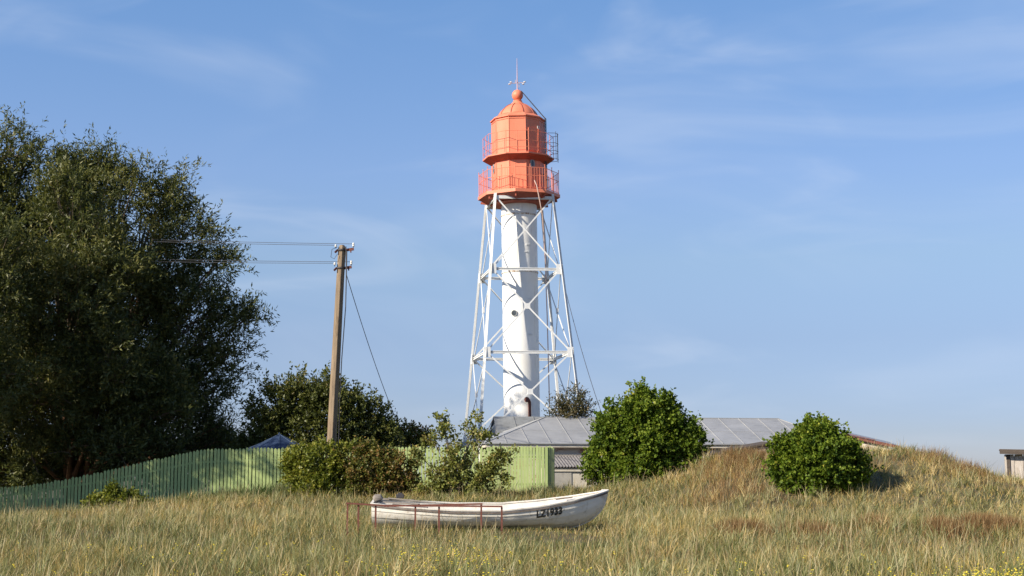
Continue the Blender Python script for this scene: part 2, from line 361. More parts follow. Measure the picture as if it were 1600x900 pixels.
# separate big tufts of arching blue-grey lyme grass
nt_ = 1500; tx, ty = scatter(nt_, 15, 60, 1.5); kk = keep(tx, ty) & ~((np.abs(tx-.9) < 1.2) & (np.abs(ty-33.5) < 2.5)) & ~((np.abs(tx-BOAT.x) < 3.6) & (np.abs(ty-BOAT.y+1) < 2)); tx, ty = tx[kk], ty[kk]; nt_ = len(tx)
nb = 26; x = np.repeat(tx, nb)+rng.normal(0, .06, nt_*nb); y = np.repeat(ty, nb)+rng.normal(0, .06, nt_*nb)
tl = np.repeat(rng.uniform(.7, 1.15, nt_), nb); tt = np.repeat(np.where(rng.random(nt_) < .86, rng.uniform(.28, .46, nt_), rng.uniform(.68, .9, nt_)), nb)
parts.append(blades(nt_*nb, x, y, rng.uniform(.40, .68, nt_*nb)*tl, rng.uniform(.009, .014, nt_*nb)*(1+.010*y), rng.beta(2, 1.8, nt_*nb)*1.15, np.clip(tt+rng.normal(0, .04, nt_*nb), 0, .92), 3, rng.uniform(.3, .9, nt_*nb)))
V_, Q_, T_, A_ = join(parts)
me = npmesh('marram_grass', V_, Q_, T_, {'tint': A_})
gm = leafmat('grass_blade', [(0, (.035, .065, .014)), (.15, (.09, .115, .03)), (.30, (.185, .185, .06)), (.46, (.40, .39, .205)),
                             (.50, (.21, .135, .03)), (.70, (.47, .335, .10)), (.88, (.70, .55, .28)), (.93, (.27, .14, .05)), (1, (.36, .19, .075))], .25, .5, .35)
tag(link('marram_grass', me, gm), 'knee-high dune grass, straw and blue-green, over the whole foreground', 'grass', kind='stuff')
# thin straw stalks with seed heads
n = 9000; x, y = scatter(n, 14, 62, 1.7); k = keep(x, y) & ~((np.abs(x-.9) < 1.3) & (np.abs(y-34) < 3)); x, y = x[k], y[k]; n = len(x)
st = blades(n, x, y, rng.uniform(.5, .8, n), rng.uniform(.006, .010, n)*(1+.012*y), rng.uniform(.05, .45, n), rng.uniform(.0, 1, n), 3, .6)
me = npmesh('grass_stalks', st[0], st[1], st[2], {'tint': st[3]})
tag(link('grass_stalks', me, leafmat('stalk', [(0, (.34, .27, .14)), (.6, (.50, .42, .25)), (1, (.26, .19, .10))], .2, .7, .2)), 'thin dry flowering stalks standing above the dune grass', 'grass', kind='stuff')
# rust-coloured dock and sorrel
pr = []
for cx, cy, px_, py_, dens in ((5.7, 36.0, .8, .8, 2000), (9.4, 37.4, .7, .8, 500), (10.6, 35.4, .45, .8, 1800), (11.8, 36.4, .5, .9, 3800), (12.3, 36.0, .4, .9, 1600), (7.3, 35.6, .8, .8, 650), (9.6, 57.0, .8, .8, 1200), (8.6, 54.5, 2.0, 2.2, 3200), (16.6, 54.5, 1.6, 2.0, 1600), (7.4, 50, 1.8, 1.6, 1000)):
    x = cx+rng.normal(0, px_*.62, dens); y = cy+rng.normal(0, py_*.7, dens)
    pr.append(blades(dens, x, y, rng.uniform(.36, .66, dens)*np.exp(-((x-cx)/px_)**2*.55), rng.uniform(.008, .016, dens), rng.uniform(.05, .6, dens), rng.random(dens), 3, .4))
a_, b_, c_, d_ = join(pr); me = npmesh('sorrel', a_, b_, c_, {'tint': d_})
tag(link('sorrel', me, leafmat('sorrel', [(0, (.10, .055, .02)), (.5, (.20, .115, .05)), (1, (.36, .25, .13))], .2, .8, .1)), 'rust-brown dried sorrel in dense patches in the grass right of the boat', 'weeds', kind='stuff')
# yellow flowers
P = []
def fl(n, cx, cy, sx_, sy_, h):
    for _ in range(n): P.append((random.gauss(cx, sx_), random.gauss(cy, sy_), random.uniform(*h)))
fl(130, 6.4, 17.9, .5, .6, (.30, .46)); fl(90, 7.2, 19.0, .5, .8, (.32, .46)); fl(60, 5.4, 18.2, .5, .8, (.30, .44)); fl(60, -1.6, 18.2, .8, .9, (.32, .46)); fl(60, -.9, 24, .6, 1.5, (.35, .52)); fl(110, 1, 20, 5, 2, (.32, .46)); fl(25, -4, 26, 2.5, 3, (.35, .5))
fb = MB(); fs_ = MB()
for x, y, h in P:
    z = gz(x, y); r = random.uniform(.009, .017)
    fs_.tube([(x, y, z), (x+.01, y, z+h)], .003, 3, False)
    for _ in range(3):
        c = Vector((x+random.uniform(-.03, .03), y+random.uniform(-.03, .03), z+h+random.uniform(-.05, .02)))
        fb.lathe([(r*.3, c.z-r*.5), (r, c.z), (r*.5, c.z+r*.5)], 6, random.uniform(0, 60), (c.x, c.y))
fo = fb.build('yellow_flowers', surf('yellow_petals', [(.3, (.62, .48, .03)), (.7, (.75, .62, .08))], 9, .7, 0), fixn=False)
tag(fo, 'small yellow wildflowers scattered through the grass along the bottom edge', 'flowers', kind='stuff')
fs_.build('flower_stems', surf('stems', [(.3, (.09, .13, .03)), (.7, (.13, .17, .05))], 9, .8, 0), fo, fixn=False)['kind'] = 'stuff'

# ------------------------------------------------------------------ foliage
def leafmesh(name, P, D, N, L, Wd, tint):
    n = len(P); D = D/np.linalg.norm(D, axis=1, keepdims=True)
    Sd = np.cross(D, N); Sd /= (np.linalg.norm(Sd, axis=1, keepdims=True)+1e-9)
    Nn = np.cross(Sd, D)
    V = np.zeros((n, 4, 3)); L = L[:, None]; Wd = Wd[:, None]
    V[:, 0] = P; V[:, 2] = P+D*L
    V[:, 1] = P+D*L*.45+Sd*Wd*.5+Nn*Wd*.18; V[:, 3] = P+D*L*.45-Sd*Wd*.5+Nn*Wd*.18
    return npmesh(name, V.reshape(-1, 3), np.arange(n*4).reshape(n, 4), np.zeros((0, 3), int), {'tint': np.repeat(tint, 4)})
def unit(n):
    v = rng.normal(size=(n, 3)); return v/np.linalg.norm(v, axis=1, keepdims=True)
def plant(name, D, base_px, lobes, label, cat, mat, clumps, sprays, leaves, clump_r, spray_l, leaf, up=.4, out=.6, group=None,
          trunk_r=.15, bark='bark', depth=.85, shell=.45, stems=1, base=None, tspread=.55, limb_r=None, flat=0.0, droop=0.0, twigs=.35, volexp=2.3):
    """lobes: (px, py, radius px) circles at distance D, or world (x,y,z,r)"""
    if base is None:
        b0 = at(base_px[0], base_px[1], D); b0 = Vector((b0.x, D, gz(b0.x, D)-.05))
    else: b0 = Vector(base)
    root = empty(name, b0, label, cat, group=group)
    LB = []
    for l in lobes:
        if len(l) == 3 or len(l) == 4 and base is None:
            p = at(l[0], l[1], D+(l[3] if len(l) == 4 else random.uniform(-1, 1)*.25*l[2]*mpp(l[1], D))); LB.append((np.array(p), l[2]*mpp(l[1], D)))
        else: LB.append((np.array(l[:3]), l[3]))
    vol = np.array([r**volexp for _, r in LB]); vol /= vol.sum()
    # wood
    tr = MB(b0); limbs = []
    topz = max(c[2] for c, _ in LB)
    stem_pts = []
    for s_ in range(stems):
        a = 2*math.pi*s_/max(stems, 1)+random.random(); o = Vector((math.cos(a), math.sin(a)*.7, 0))*(trunk_r*1.3 if stems > 1 else 0)
        stem_pts.append(b0+o)
    for c, r in LB:
        c = Vector(c); s0 = random.choice(stem_pts) if stems > 1 else b0
        hgt = (c.z-b0.z)
        m1 = s0+Vector(((c.x-s0.x)*.22, (c.y-s0.y)*.22, hgt*.42)); m2 = s0.lerp(c, .75)+Vector((random.uniform(-.1, .1)*r, random.uniform(-.1, .1)*r, .12*r))
        pts = []
        for k in range(9):
            t = k/8; p = (s0*(1-t)**3+m1*3*t*(1-t)**2+m2*3*t*t*(1-t)+c*t**3); pts.append(p)
        lr = limb_r or trunk_r*.55
        tr.tube(pts, [lr*(1-.8*k/8)+.006 for k in range(9)], 6, False); limbs.append(pts)
    if stems == 1:
        h = min(c[2]-r*.3 for c, r in LB)-b0.z; h = max(h, .25)
        mean = Vector(np.mean([c for c, _ in LB], axis=0)); tp = b0.lerp(Vector((mean.x, mean.y, b0.z+h*1.4)), .0)
        tr.tube([b0-Vector((0, 0, .2)), b0+Vector((0, 0, h*.15)), b0+Vector(((mean.x-b0.x)*.12, 0, h*.6))], [trunk_r*1.35, trunk_r, trunk_r*.8], 9)
    # clumps
    idx = rng.choice(len(LB), clumps, p=vol); ctr = np.array([c for c, _ in LB])[idx]; rad = np.array([r for _, r in LB])[idx]
    u = unit(clumps); u[:, 1] *= depth
    rr = shell+(1-shell)*rng.random(clumps)**.6
    cp = ctr+u*(rad*rr*(1-clump_r*.35/np.maximum(rad, .1)))[:, None]
    gnd = ground(cp[:, 0], cp[:, 1]); cp[:, 2] = np.maximum(cp[:, 2], gnd+.12)
    tw = MB(b0)
    for q in range(clumps):
        if random.random() < twigs:
            L_ = limbs[idx[q]]; s0 = L_[random.randint(4, 8)]; e = Vector(cp[q]); md = s0.lerp(e, .5)+Vector((0, 0, .08*(e-s0).length))
            tw.tube([s0, md, e, e+(e-md)*.25], [limb_r*.35 if limb_r else trunk_r*.16, trunk_r*.09, trunk_r*.05, .003], 4, False)
    tone = rng.normal(0, .13, clumps)
    # sprays
    ns = clumps*sprays; ci = np.repeat(np.arange(clumps), sprays)
    sp = cp[ci]+rng.normal(0, clump_r*.42, (ns, 3))
    ow = u[ci]; sd = ow*out+np.array([0, 0, up])+unit(ns)*.75; sd /= np.linalg.norm(sd, axis=1, keepdims=True)
    sl = spray_l*rng.uniform(.5, 1.3, ns)
    nl = ns*leaves; si = np.repeat(np.arange(ns), leaves); t = np.tile((np.arange(leaves)+.5)/leaves, ns)
    P = sp[si]+sd[si]*(sl[si]*t)[:, None]; P[:, 2] -= droop*sl[si]*t*t
    P += rng.normal(0, leaf[0]*.25, P.shape)
    Dl = sd[si]*.7+unit(nl)*.75; Dl[:, 2] -= droop*.8
    Nn = ow[si]*.5+np.array([0, 0, .5])+unit(nl)*.9
    sc = rng.uniform(.6, 1.25, nl)
    tint = np.clip(.42+tone[ci[si]]+rng.normal(0, .17, nl)+.12*t, 0, 1)
    k = P[:, 2] > ground(P[:, 0], P[:, 1])
    me = leafmesh('crown', P[k], Dl[k], Nn[k], leaf[0]*sc[k], leaf[1]*sc[k], tint[k])
    co = np.zeros(len(me.vertices)*3, np.float32); me.vertices.foreach_get('co', co); co = co.reshape(-1, 3)-np.array(b0, np.float32); me.vertices.foreach_set('co', co.ravel()); me.update()
    link('crown', me, mat, root)
    tr.build('trunk' if stems == 1 else 'stems', M[bark], root, smooth=True, fixn=False)
    if tw.v: tw.build('twigs', M['twig'], root, fixn=False)
    return root

wl = (.23, .06)
plant('willow_tree', 67, (120, 745), [(125, 285, 62), (190, 305, 60), (248, 318, 50), (285, 370, 55), (70, 300, 55), (130, 390, 95), (230, 430, 80), (320, 430, 55), (350, 490, 48), (365, 548, 42),
      (290, 510, 75), (200, 530, 90), (110, 520, 95), (335, 610, 48), (265, 620, 70), (180, 640, 80), (90, 640, 80), (40, 420, 80), (300, 665, 45), (30, 600, 80), (140, 262, 38), (268, 285, 26), (345, 395, 26), (380, 500, 25), (215, 690, 50), (120, 700, 50), (345, 665, 32), (285, 700, 34), (340, 690, 24), (60, 720, 40), (250, 640, 60, -3),
      (150, 430, 75, -4), (110, 330, 70, -4), (90, 480, 90, -5), (170, 560, 80, -4.5), (60, 600, 80, -5), (240, 600, 50, -3), (150, 660, 50, -3), (110, 700, 42, -4.5), (190, 695, 42, -4.5), (50, 715, 40, -4), (265, 690, 34, -3)],
      'big dark willow behind the green fence, its crown reaching almost to the utility pole', 'tree', M['willow'], 900, 15, 20, .8, .95, wl, up=.5, out=.55, trunk_r=.35, bark='barkred', stems=4, shell=.2, limb_r=.13, twigs=.8, depth=.8)
plant('willow_tree', 65, (-60, 760), [(5, 246, 50), (-45, 290, 80), (20, 300, 50), (-80, 380, 110), (0, 400, 70), (-60, 520, 110), (0, 560, 70), (-80, 640, 110), (10, 680, 60), (40, 236, 20), (-20, 420, 90, -6), (-60, 560, 100, -7), (-10, 640, 60, -5), (20, 720, 40)],
      'willow cut by the left edge of the picture, left of the big willow', 'tree', M['willow'], 480, 14, 20, .8, .95, wl, up=.5, out=.55, trunk_r=.35, bark='barkred', stems=3, shell=.2, limb_r=.13, twigs=.8, depth=.8)
# a neighbour of the willows outside the frame: it is what shades the fence
plant('willow_tree', 50, None, [(-22.7, 53.2, 9.3, 2.8), (-25, 51.5, 12, 3.2), (-26.5, 54, 6.5, 3.2), (-23.6, 55, 5.4, 2.5), (-28.5, 55, 6, 3.0), (-31, 53, 8.5, 3.4), (-27, 52, 9.5, 3.4), (-24.2, 55.4, 3.2, 2.0), (-28.5, 54.5, 3.2, 2.2)],
      'willow standing nearest the viewer outside the left edge, shading the fence', 'tree', M['willow'], 215, 12, 14, .75, .95, (.25, .065), up=.5, out=.55, trunk_r=.4, bark='barkred', stems=3, base=(-26.5, 53.5, -.3), shell=.15, limb_r=.15, twigs=.5)
for k_, (cx_, wd_) in enumerate(((40, 60), (165, 70), (300, 60))):
    plant('undergrowth_bush', 69+k_*.6, (cx_, 745), [(cx_-wd_*.6, 735, 34), (cx_, 725, 40), (cx_+wd_*.6, 715-k_*6, 36), (cx_+wd_, 725-k_*8, 26)],
      ['dark bush under the left willow, behind the low end of the fence', 'dark bush filling the gap under the middle of the big willow', 'dark bush under the right side of the big willow, left of the blue gazebo'][k_], 'bush', M['willow'], 130, 12, 13, .5, .5, (.2, .10), trunk_r=.08, stems=3, shell=.2, group='bushes under the willows')
plant('broadleaf_tree', 65.5, (500, 735), [(425, 643, 42), (475, 625, 40), (520, 625, 36), (560, 645, 36), (590, 668, 30), (402, 668, 28), (520, 670, 50), (455, 682, 45), (600, 690, 30), (495, 610, 26), (560, 700, 40), (400, 695, 30)],
      'round dark green tree behind the fence and utility pole', 'tree', M['darkleaf'], 300, 12, 13, .5, .5, (.16, .085), trunk_r=.2, stems=3, shell=.3, limb_r=.07)
plant('undergrowth_bush', 62.3, (450, 775), [(400, 740, 26), (440, 742, 28), (475, 735, 26), (425, 760, 26), (465, 765, 26), (360, 740, 22), (500, 735, 22), (382, 762, 20)],
      'dark low shrubbery seen through the fence slats below the blue gazebo', 'bush', M['willow'], 130, 11, 11, .4, .4, (.2, .10), trunk_r=.06, stems=3, shell=.2)
plant('bush', 73, (645, 725), [(640, 682, 20), (660, 690, 16), (622, 690, 16), (640, 705, 24)],
      'small rusty-green bush behind the fence, right of the round dark tree', 'bush', M['redleaf'], 60, 11, 11, .35, .35, (.15, .085), trunk_r=.08, stems=3)
plant('bush', 73.5, (890, 720), [(890, 632, 20), (868, 640, 14), (912, 636, 16), (902, 618, 11), (888, 655, 24), (915, 655, 18)],
      'sparse olive-brown bush behind the grey roof at the right foot of the lighthouse', 'bush', M['olive'], 85, 8, 9, .34, .4, (.12, .06), trunk_r=.08, stems=3, twigs=1, up=.7)
plant('lilac_bush', 60.5, (1008, 762), [(1000, 665, 46), (960, 684, 40), (1042, 676, 40), (1012, 634, 33), (955, 645, 21), (1068, 680, 30), (950, 715, 34), (1000, 710, 52), (1050, 712, 40), (940, 738, 24), (985, 745, 28), (1080, 700, 22), (1040, 640, 20)],
      'tall bright green lilac bush in front of the middle of the grey roof', 'bush', M['lilac'], 360, 14, 12, .36, .38, (.13, .105), trunk_r=.12, stems=4, shell=.5, up=.25, out=.8, limb_r=.05)
plant('lilac_bush', 49.6, (1285, 785), [(1283, 715, 50), (1245, 712, 34), (1316, 728, 33), (1275, 685, 27), (1235, 735, 28), (1335, 735, 24), (1290, 745, 40), (1295, 672, 14), (1255, 752, 26), (1345, 712, 12), (1225, 700, 13), (1270, 672, 10), (1215, 725, 11), (1280, 768, 22)],
      'round dark green lilac bush alone on the right of the grassy mound', 'bush', M['lilac'], 270, 14, 12, .27, .33, (.115, .092), trunk_r=.1, stems=4, shell=.5, up=.25, out=.8, limb_r=.04)
plant('bush', 57, (515, 790), [(500, 735, 40), (475, 745, 32), (540, 725, 30), (495, 765, 38), (545, 760, 36), (465, 715, 20), (500, 706, 16), (568, 738, 22), (455, 735, 16), (575, 770, 24)],
      'dense yellow-green bush in front of the foot of the utility pole', 'bush', M['yelleaf'], 240, 12, 11, .28, .3, (.115, .075), trunk_r=.08, stems=4, shell=.5)
plant('bush', 56.4, (605, 790), [(582, 726, 28), (618, 738, 25), (560, 712, 16), (600, 765, 30), (636, 756, 16), (562, 750, 26), (540, 712, 10), (645, 735, 10), (605, 712, 11)],
      'reddish-brown bush behind the stern of the boat', 'bush', M['redleaf'], 200, 12, 11, .28, .3, (.11, .07), trunk_r=.08, stems=4, shell=.5)
plant('apple_tree', 55.5, (715, 795), [(690, 755, 30), (730, 755, 32), (670, 765, 22), (755, 745, 22), (715, 725, 26), (745, 690, 18), (735, 672, 11), (760, 682, 12), (695, 668, 9), (678, 690, 9), (705, 690, 10), (785, 712, 13), (806, 706, 9), (770, 730, 16), (785, 745, 10), (655, 712, 12), (690, 655, 5), (770, 655, 4), (745, 655, 6), (700, 772, 26), (745, 772, 26)],
      'small straggly yellow-green apple tree in front of the fence, behind the boat', 'tree', M['apple'], 205, 8, 6, .2, .28, (.125, .085), trunk_r=.06, stems=3, shell=.1, limb_r=.024, twigs=1, bark='twig', volexp=1.5)
plant('low_shrub', 54.5, (180, 815), [(180, 782, 20), (155, 790, 17), (207, 790, 18), (180, 795, 20), (225, 798, 10), (135, 798, 12)],
      'low leafy yellow-green shrub in the grass before the fence at left', 'bush', M['yelleaf'], 110, 11, 10, .22, .28, (.11, .07), trunk_r=.04, stems=4, shell=.3, up=.6)

# ------------------------------------------------------------------ lighthouse
DL = 79.0
lx = at(817, 760, DL).x; zb = gz(lx, DL)
LH = empty('lighthouse', (lx, DL, zb), 'tall lighthouse, white steel-braced tube with an orange-red lantern and galleries', 'lighthouse', (0, -R(.75), 0))
def zl(py): return zat(py, DL)-zb
def rp(px, py): return px*mpp(py, DL)
def pol(r, a, z): return Vector((r*math.sin(R(a)), -r*math.cos(R(a)), z))
PH = -20
# tube
TR = rp(28, 470)
mb = MB(); mb.lathe([(TR*1.0, 0), (TR*1.0, zl(319))], 48); tube = mb.build('tower_tube', M['white'], LH, smooth=True)
bandm = surf('band_paint', [(.3, (.62, .58, .50)), (.7, (.74, .72, .67))], 5, .6, .1, stain=((.30, .16, .08), 9, .46, .62, (1, 1, .5)))
for py in (427, 552, 338):
    mb = MB(); mb.lathe([(TR+.003, zl(py)-.05), (TR+.035, zl(py)-.035), (TR+.035, zl(py)+.035), (TR+.003, zl(py)+.05)], 48)
    mb.build('joint_band', bandm, tube, smooth=True)
mb = MB()
c = pol(TR-.02, -20, zl(492)); d = pol(1, -20, 0)
mb.tube([c, c+d*.07], rp(5, 490), 20); ph = mb.build('porthole', M['greyring'], tube, smooth=True)
mb = MB(); mb.tube([c+d*.05, c+d*.078], rp(4, 490), 20); mb.build('glass', M['glass'], ph)
for py, a in ((386, 28), (397, 22), (470, 30), (525, 32)):      # small cast plates
    mb = MB()
    for k in range(4): p = pol(TR+.008, a+k*4-6, zl(py)); mb.box(p, (.05, .03, .09), Matrix.Rotation(R(a), 3, 'Z'))
    mb.build('cast_mark', M['steelwhite'], tube)
# vent pipe at the tube's foot
mb = MB(); p0 = pol(TR+.12, 22, zl(648)); p1 = pol(TR+.12, 22, zl(630))
mb.tube([p0-Vector((0, 0, 1.2)), p0, p1, p1+Vector((-.04, -.06, .10)), p1+Vector((-.16, -.16, .14))], .085, 12)
mb.tube([p1+Vector((-.13, -.13, .13)), p1+Vector((-.17, -.19, .135))], .145, 14); mb.build('vent_pipe', M['rust'], LH, smooth=True)
# four legs
LA = (-35, 55, 145, 235)
NP = [(62, 317), (75, 428), (93, 556), (111, 688)]
def node(a, i): r, py = NP[i]; return pol(rp(r, py), a, zl(py))
pbase = {}
for a in LA:
    mb = MB(); top = pol(rp(61, 316), a, zl(311)); bot = node(a, 3)
    out = pol(1, a, 0)
    mb.angle(top, bot, .125, .022, pol(1, a+45, 0))
    mb.build('leg', M['steelwhite'], LH)
    mb = MB(); mb.lathe([(.48, -.3), (.42, bot.z-.02)], 4, 45+a, (bot.x, bot.y)); mb.box((bot.x, bot.y, bot.z+.0), (.5, .5, .06), Matrix.Rotation(R(a), 3, 'Z'))
    mb.build('pier', M['pier'], LH)
for i, sag in ((0, 0), (1, 0), (2, 0)):
    mb = MB()
    for q in range(4):
        p, q2 = node(LA[q], i), node(LA[(q+1) % 4], i)
        if i == 0: mb.bar(p, q2, .12, .17)
        else:
            for dz in (-.055, .055): mb.bar(p+Vector((0, 0, dz)), q2+Vector((0, 0, dz)), .09, .045)
            mb.bar(p*1, q2*1, .02, .07)
        # horizontal ties from leg to tube
    for a in LA:
        p = node(a, i); t = pol(TR-.02, a, p.z)
        if i == 0: mb.bar(p+Vector((0, 0, .05)), t+Vector((0, 0, .05)), .06, .08)
    mb.build('ring_beam', M['steelwhite'], LH)
for q in range(4):
    for i in range(3):
        a0, a1 = node(LA[q], i), node(LA[(q+1) % 4], i); b0, b1 = node(LA[q], i+1), node(LA[(q+1) % 4], i+1)
        out = ((a0+a1)/2); out.z = 0; out.normalize()
        mb = MB(); mb.bar(a0+out*.03, b1+out*.03, .075, .035, out); mb.bar(a1-out*.03, b0-out*.03, .075, .035, out)
        w0 = (a1-a0).length; w1 = (b1-b0).length; t = w0/(w0+w1); cc = a0.lerp(b1, t)
        if i > 0:
            xax = (a1-a0).normalized(); mt = Matrix((xax, out, Vector((0, 0, 1)))).transposed(); mb.box(cc, (.30, .10, .30), mt)
        mb.build('cross_brace', M['steelwhite'], LH)
for i in (1, 2):
    for a in LA:
        p = node(a, i); mb = MB()
        for s in (-45, 45):
            out = pol(1, a+s, 0); xax = Vector((-out.y, out.x, 0)); mt = Matrix((xax, out, Vector((0, 0, 1)))).transposed()
            inw = pol(1, a-s*1, 0)
            mb.box(p+out*.10-inw*.06, (.34, .02, .56), mt)
        mb.build('gusset_plate', M['steelwhite'], LH)
# lower gallery (octagonal)
G1 = zl(306)
mb = MB(); mb.lathe([(rp(64.4, 311)-.02, zl(311)-.004), (rp(64.5, 311), zl(311)), (rp(64.5, 306), G1), (rp(40, 306), G1+.004)], 8, -5)
g1 = mb.build('gallery_deck', M['orange'], LH)
mb = MB(); mb.lathe([(rp(44, 318), zl(320)), (rp(62, 313), zl(312)), (rp(64.2, 311)-.01, zl(311)-.008)], 8, -5); mb.build('soffit', M['orange_dark'], g1)  # dark red puts the shade under the deck into the colour
mb = MB()
for k in range(8):
    a = -5+45*k; mb.bar(pol(TR*.9, a, zl(319)-.06), pol(rp(60, 312), a, zl(314)-.06), .07, .12)
mb.lathe([(rp(30, 318), zl(322)), (rp(46, 318), zl(320.5))], 8, -5)
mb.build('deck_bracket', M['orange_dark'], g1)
def railing(n, ph, r, z, h, rails, posts, picket, rb=.018, pr=.010, knob=False):
    a = MB(); b = []; c_ = []
    P = [pol(r, ph+360/n*k, z) for k in range(n)]
    for k in range(n):
        p, q = P[k], P[(k+1) % n]
        for f in rails: a.tube([p+Vector((0, 0, h*f)), q+Vector((0, 0, h*f))], rb, 5)
        for j in range(posts):
            s = p.lerp(q, j/posts); b.append(MB()); b[-1].tube([s, s+Vector((0, 0, h*(1.10 if knob else 1)))], rb*1.15, 5)
            if knob: b[-1].lathe([(.005, s.z+h*1.10-.01), (.035, s.z+h*1.13), (.005, s.z+h*1.16)], 6, 0, (s.x, s.y))
        if picket:
            m_ = int((q-p).length/picket)
            for j in range(1, m_): s = p.lerp(q, j/m_); c_.append(MB()); c_[-1].tube([s+Vector((0, 0, h*rails[-1])), s+Vector((0, 0, h*rails[0]))], pr, 4)
    return a, b, c_
H1 = zl(273)-zl(306)
a, b, c_ = railing(8, -5, rp(62.5, 300), G1, H1, (1, .62, .07), 2, .15, .016, .012, True)
rl = a.build('railing', M['orange'], LH); [m_.build('post', M['orange'], rl) for m_ in b]; [m_.build('baluster', M['orange'], rl) for m_ in c_]
# lower drum
mb = MB(); mb.lathe([(rp(41.5, 300), G1+.004), (rp(41.5, 260), zl(256)), (rp(41.5, 250), zl(250))], 10, PH)
dr = mb.build('service_room', M['orange'], LH)
mb = MB()
for k in range(10): p = pol(rp(41.8, 280), PH+36*k, 0); mb.tube([Vector((p.x, p.y, G1)), Vector((p.x, p.y, zl(250)))], .022, 6)
mb.lathe([(rp(42.5, 300), G1+.006), (rp(42.5, 300), G1+.10), (rp(41.6, 300), G1+.11)], 10, PH, capt=False)
mb.build('corner_strip', M['orange'], dr)
ap = math.cos(R(18))
def facebox(face_a, off_t, z, w, h, d, r, out=0.0):
    n = pol(1, face_a, 0); t = Vector((math.cos(R(face_a)), math.sin(R(face_a)), 0)); m_ = Matrix((t, -n, Vector((0, 0, 1)))).transposed()
    return n*(r*ap+out)+t*off_t+Vector((0, 0, z)), (w, d, h), m_
rw = rp(41.5, 260)
def oval(face_a, off, z, w, h, out0, out1, r):
    n = pol(1, face_a, 0); t = Vector((math.cos(R(face_a)), math.sin(R(face_a)), 0)); vs = []; fs = []
    for o_ in (out0, out1):
        for k in range(20): an = 2*math.pi*k/20; vs.append(n*(r*ap+o_)+t*(off+w/2*math.cos(an))+Vector((0, 0, z+h/2*math.sin(an))))
    for k in range(20): fs.append((k, (k+1) % 20, 20+(k+1) % 20, 20+k))
    fs += [tuple(range(20)), tuple(range(20, 40))]; return vs, fs
mb = MB(); mb.add(*oval(34, -.05, zl(263), .32, .56, -.01, .05, rw)); wf = mb.build('window', M['greyring'], dr)
mb = MB(); mb.add(*oval(34, -.05, zl(263), .14, .36, .04, .058, rw)); mb.build('pane', M['glass'], wf)
mb = MB(); mb.add(*oval(-74, -.0, zl(266), .30, .55, -.01, .05, rw)); wf = mb.build('window', M['greyring'], dr)
mb = MB(); mb.add(*oval(-74, -.0, zl(266), .16, .38, .04, .058, rw)); mb.build('pane', M['glass'], wf)
# upper gallery (ten-sided)
G2 = zl(249)
mb = MB(); mb.lathe([(rp(55.8, 250), zl(251)), (rp(56, 250), zl(251)+.004), (rp(56, 249), G2), (rp(40, 249), G2+.004)], 10, PH)
g2 = mb.build('gallery_deck', M['orange'], LH)
mb = MB(); mb.lathe([(rp(41.6, 256), zl(258)), (rp(55, 251), zl(251.6)), (rp(55.7, 251), zl(251)-.006)], 10, PH); mb.build('soffit', M['orange_dark'], g2)  # underside shade painted in as a darker red
H2 = zl(216)-zl(249)
a, b, c_ = railing(10, PH, rp(55, 240), G2, H2, (1, .55, .25), 2, None, .013)
rl = a.build('railing', M['orange'], LH); [m_.build('post', M['orange'], rl) for m_ in b]
# ladder cage on the right
mb = MB()
for py in (213, 228, 240, 252):
    z = zl(py); pts = [pol(rp(50, py), 66, z), pol(rp(60, py), 72, z), pol(rp(63, py), 82, z), pol(rp(61, py), 93, z), pol(rp(50, py), 100, z)]
    mb.tube(pts, .014, 5)
for a in (70, 80, 90): mb.tube([pol(rp(62, 230), a, zl(211)), pol(rp(62, 230), a, zl(255))], .014, 5)
mb.build('ladder_cage', M['dark'], LH)
# lantern room
mb = MB(); mb.lathe([(rp(41, 249), G2+.004), (rp(41, 195), zl(190))], 10, PH); lr = mb.build('lantern_room', M['orange'], LH)
mb = MB()
for k in range(10): p = pol(rp(41.2, 220), PH+36*k, 0); mb.tube([Vector((p.x, p.y, G2)), Vector((p.x, p.y, zl(190)))], .018, 6)
mb.lathe([(rp(41.2, 195), zl(194.5)), (rp(41.9, 195), zl(194)), (rp(41.9, 195), zl(193)), (rp(41.2, 195), zl(192.5))], 10, PH, capb=False, capt=False)
mb.lathe([(rp(42, 249), G2+.006), (rp(42, 249), G2+.08), (rp(41.1, 249), G2+.09)], 10, PH, capt=False)
mb.build('corner_strip', M['orange'], lr)
rw2 = rp(41, 220)
mb = MB(); mb.box(*facebox(34, -.36, (zl(243)+zl(213))/2, .085, zl(213)-zl(243), .03, rw2, .006)); mb.build('door_gap', M['dark'], lr)
mb = MB(); mb.box(*facebox(34, .05, (zl(243)+zl(208))/2, .66, zl(208)-zl(243), .05, rw2, .02)); dd = mb.build('door', M['orange'], lr)
mb = MB()
for u, v, w, h in ((.38, 0, .035, 1.25), (-.28, 0, .03, 1.25)): mb.box(*facebox(34, u, (zl(243)+zl(208))/2, w, h, .05, rw2, .04))
mb.build('door_frame', M['orange'], dd)
mb = MB(); mb.box(*facebox(34, .40, zl(206), .13, .17, .03, rw2, .03)); mb.build('number_plate', M['porcelain'], lr)
mb = MB(); mb.box(*facebox(34, .40, zl(206), .06, .10, .035, rw2, .034)); mb.build('plate_recess', M['orange_dark'], lr)
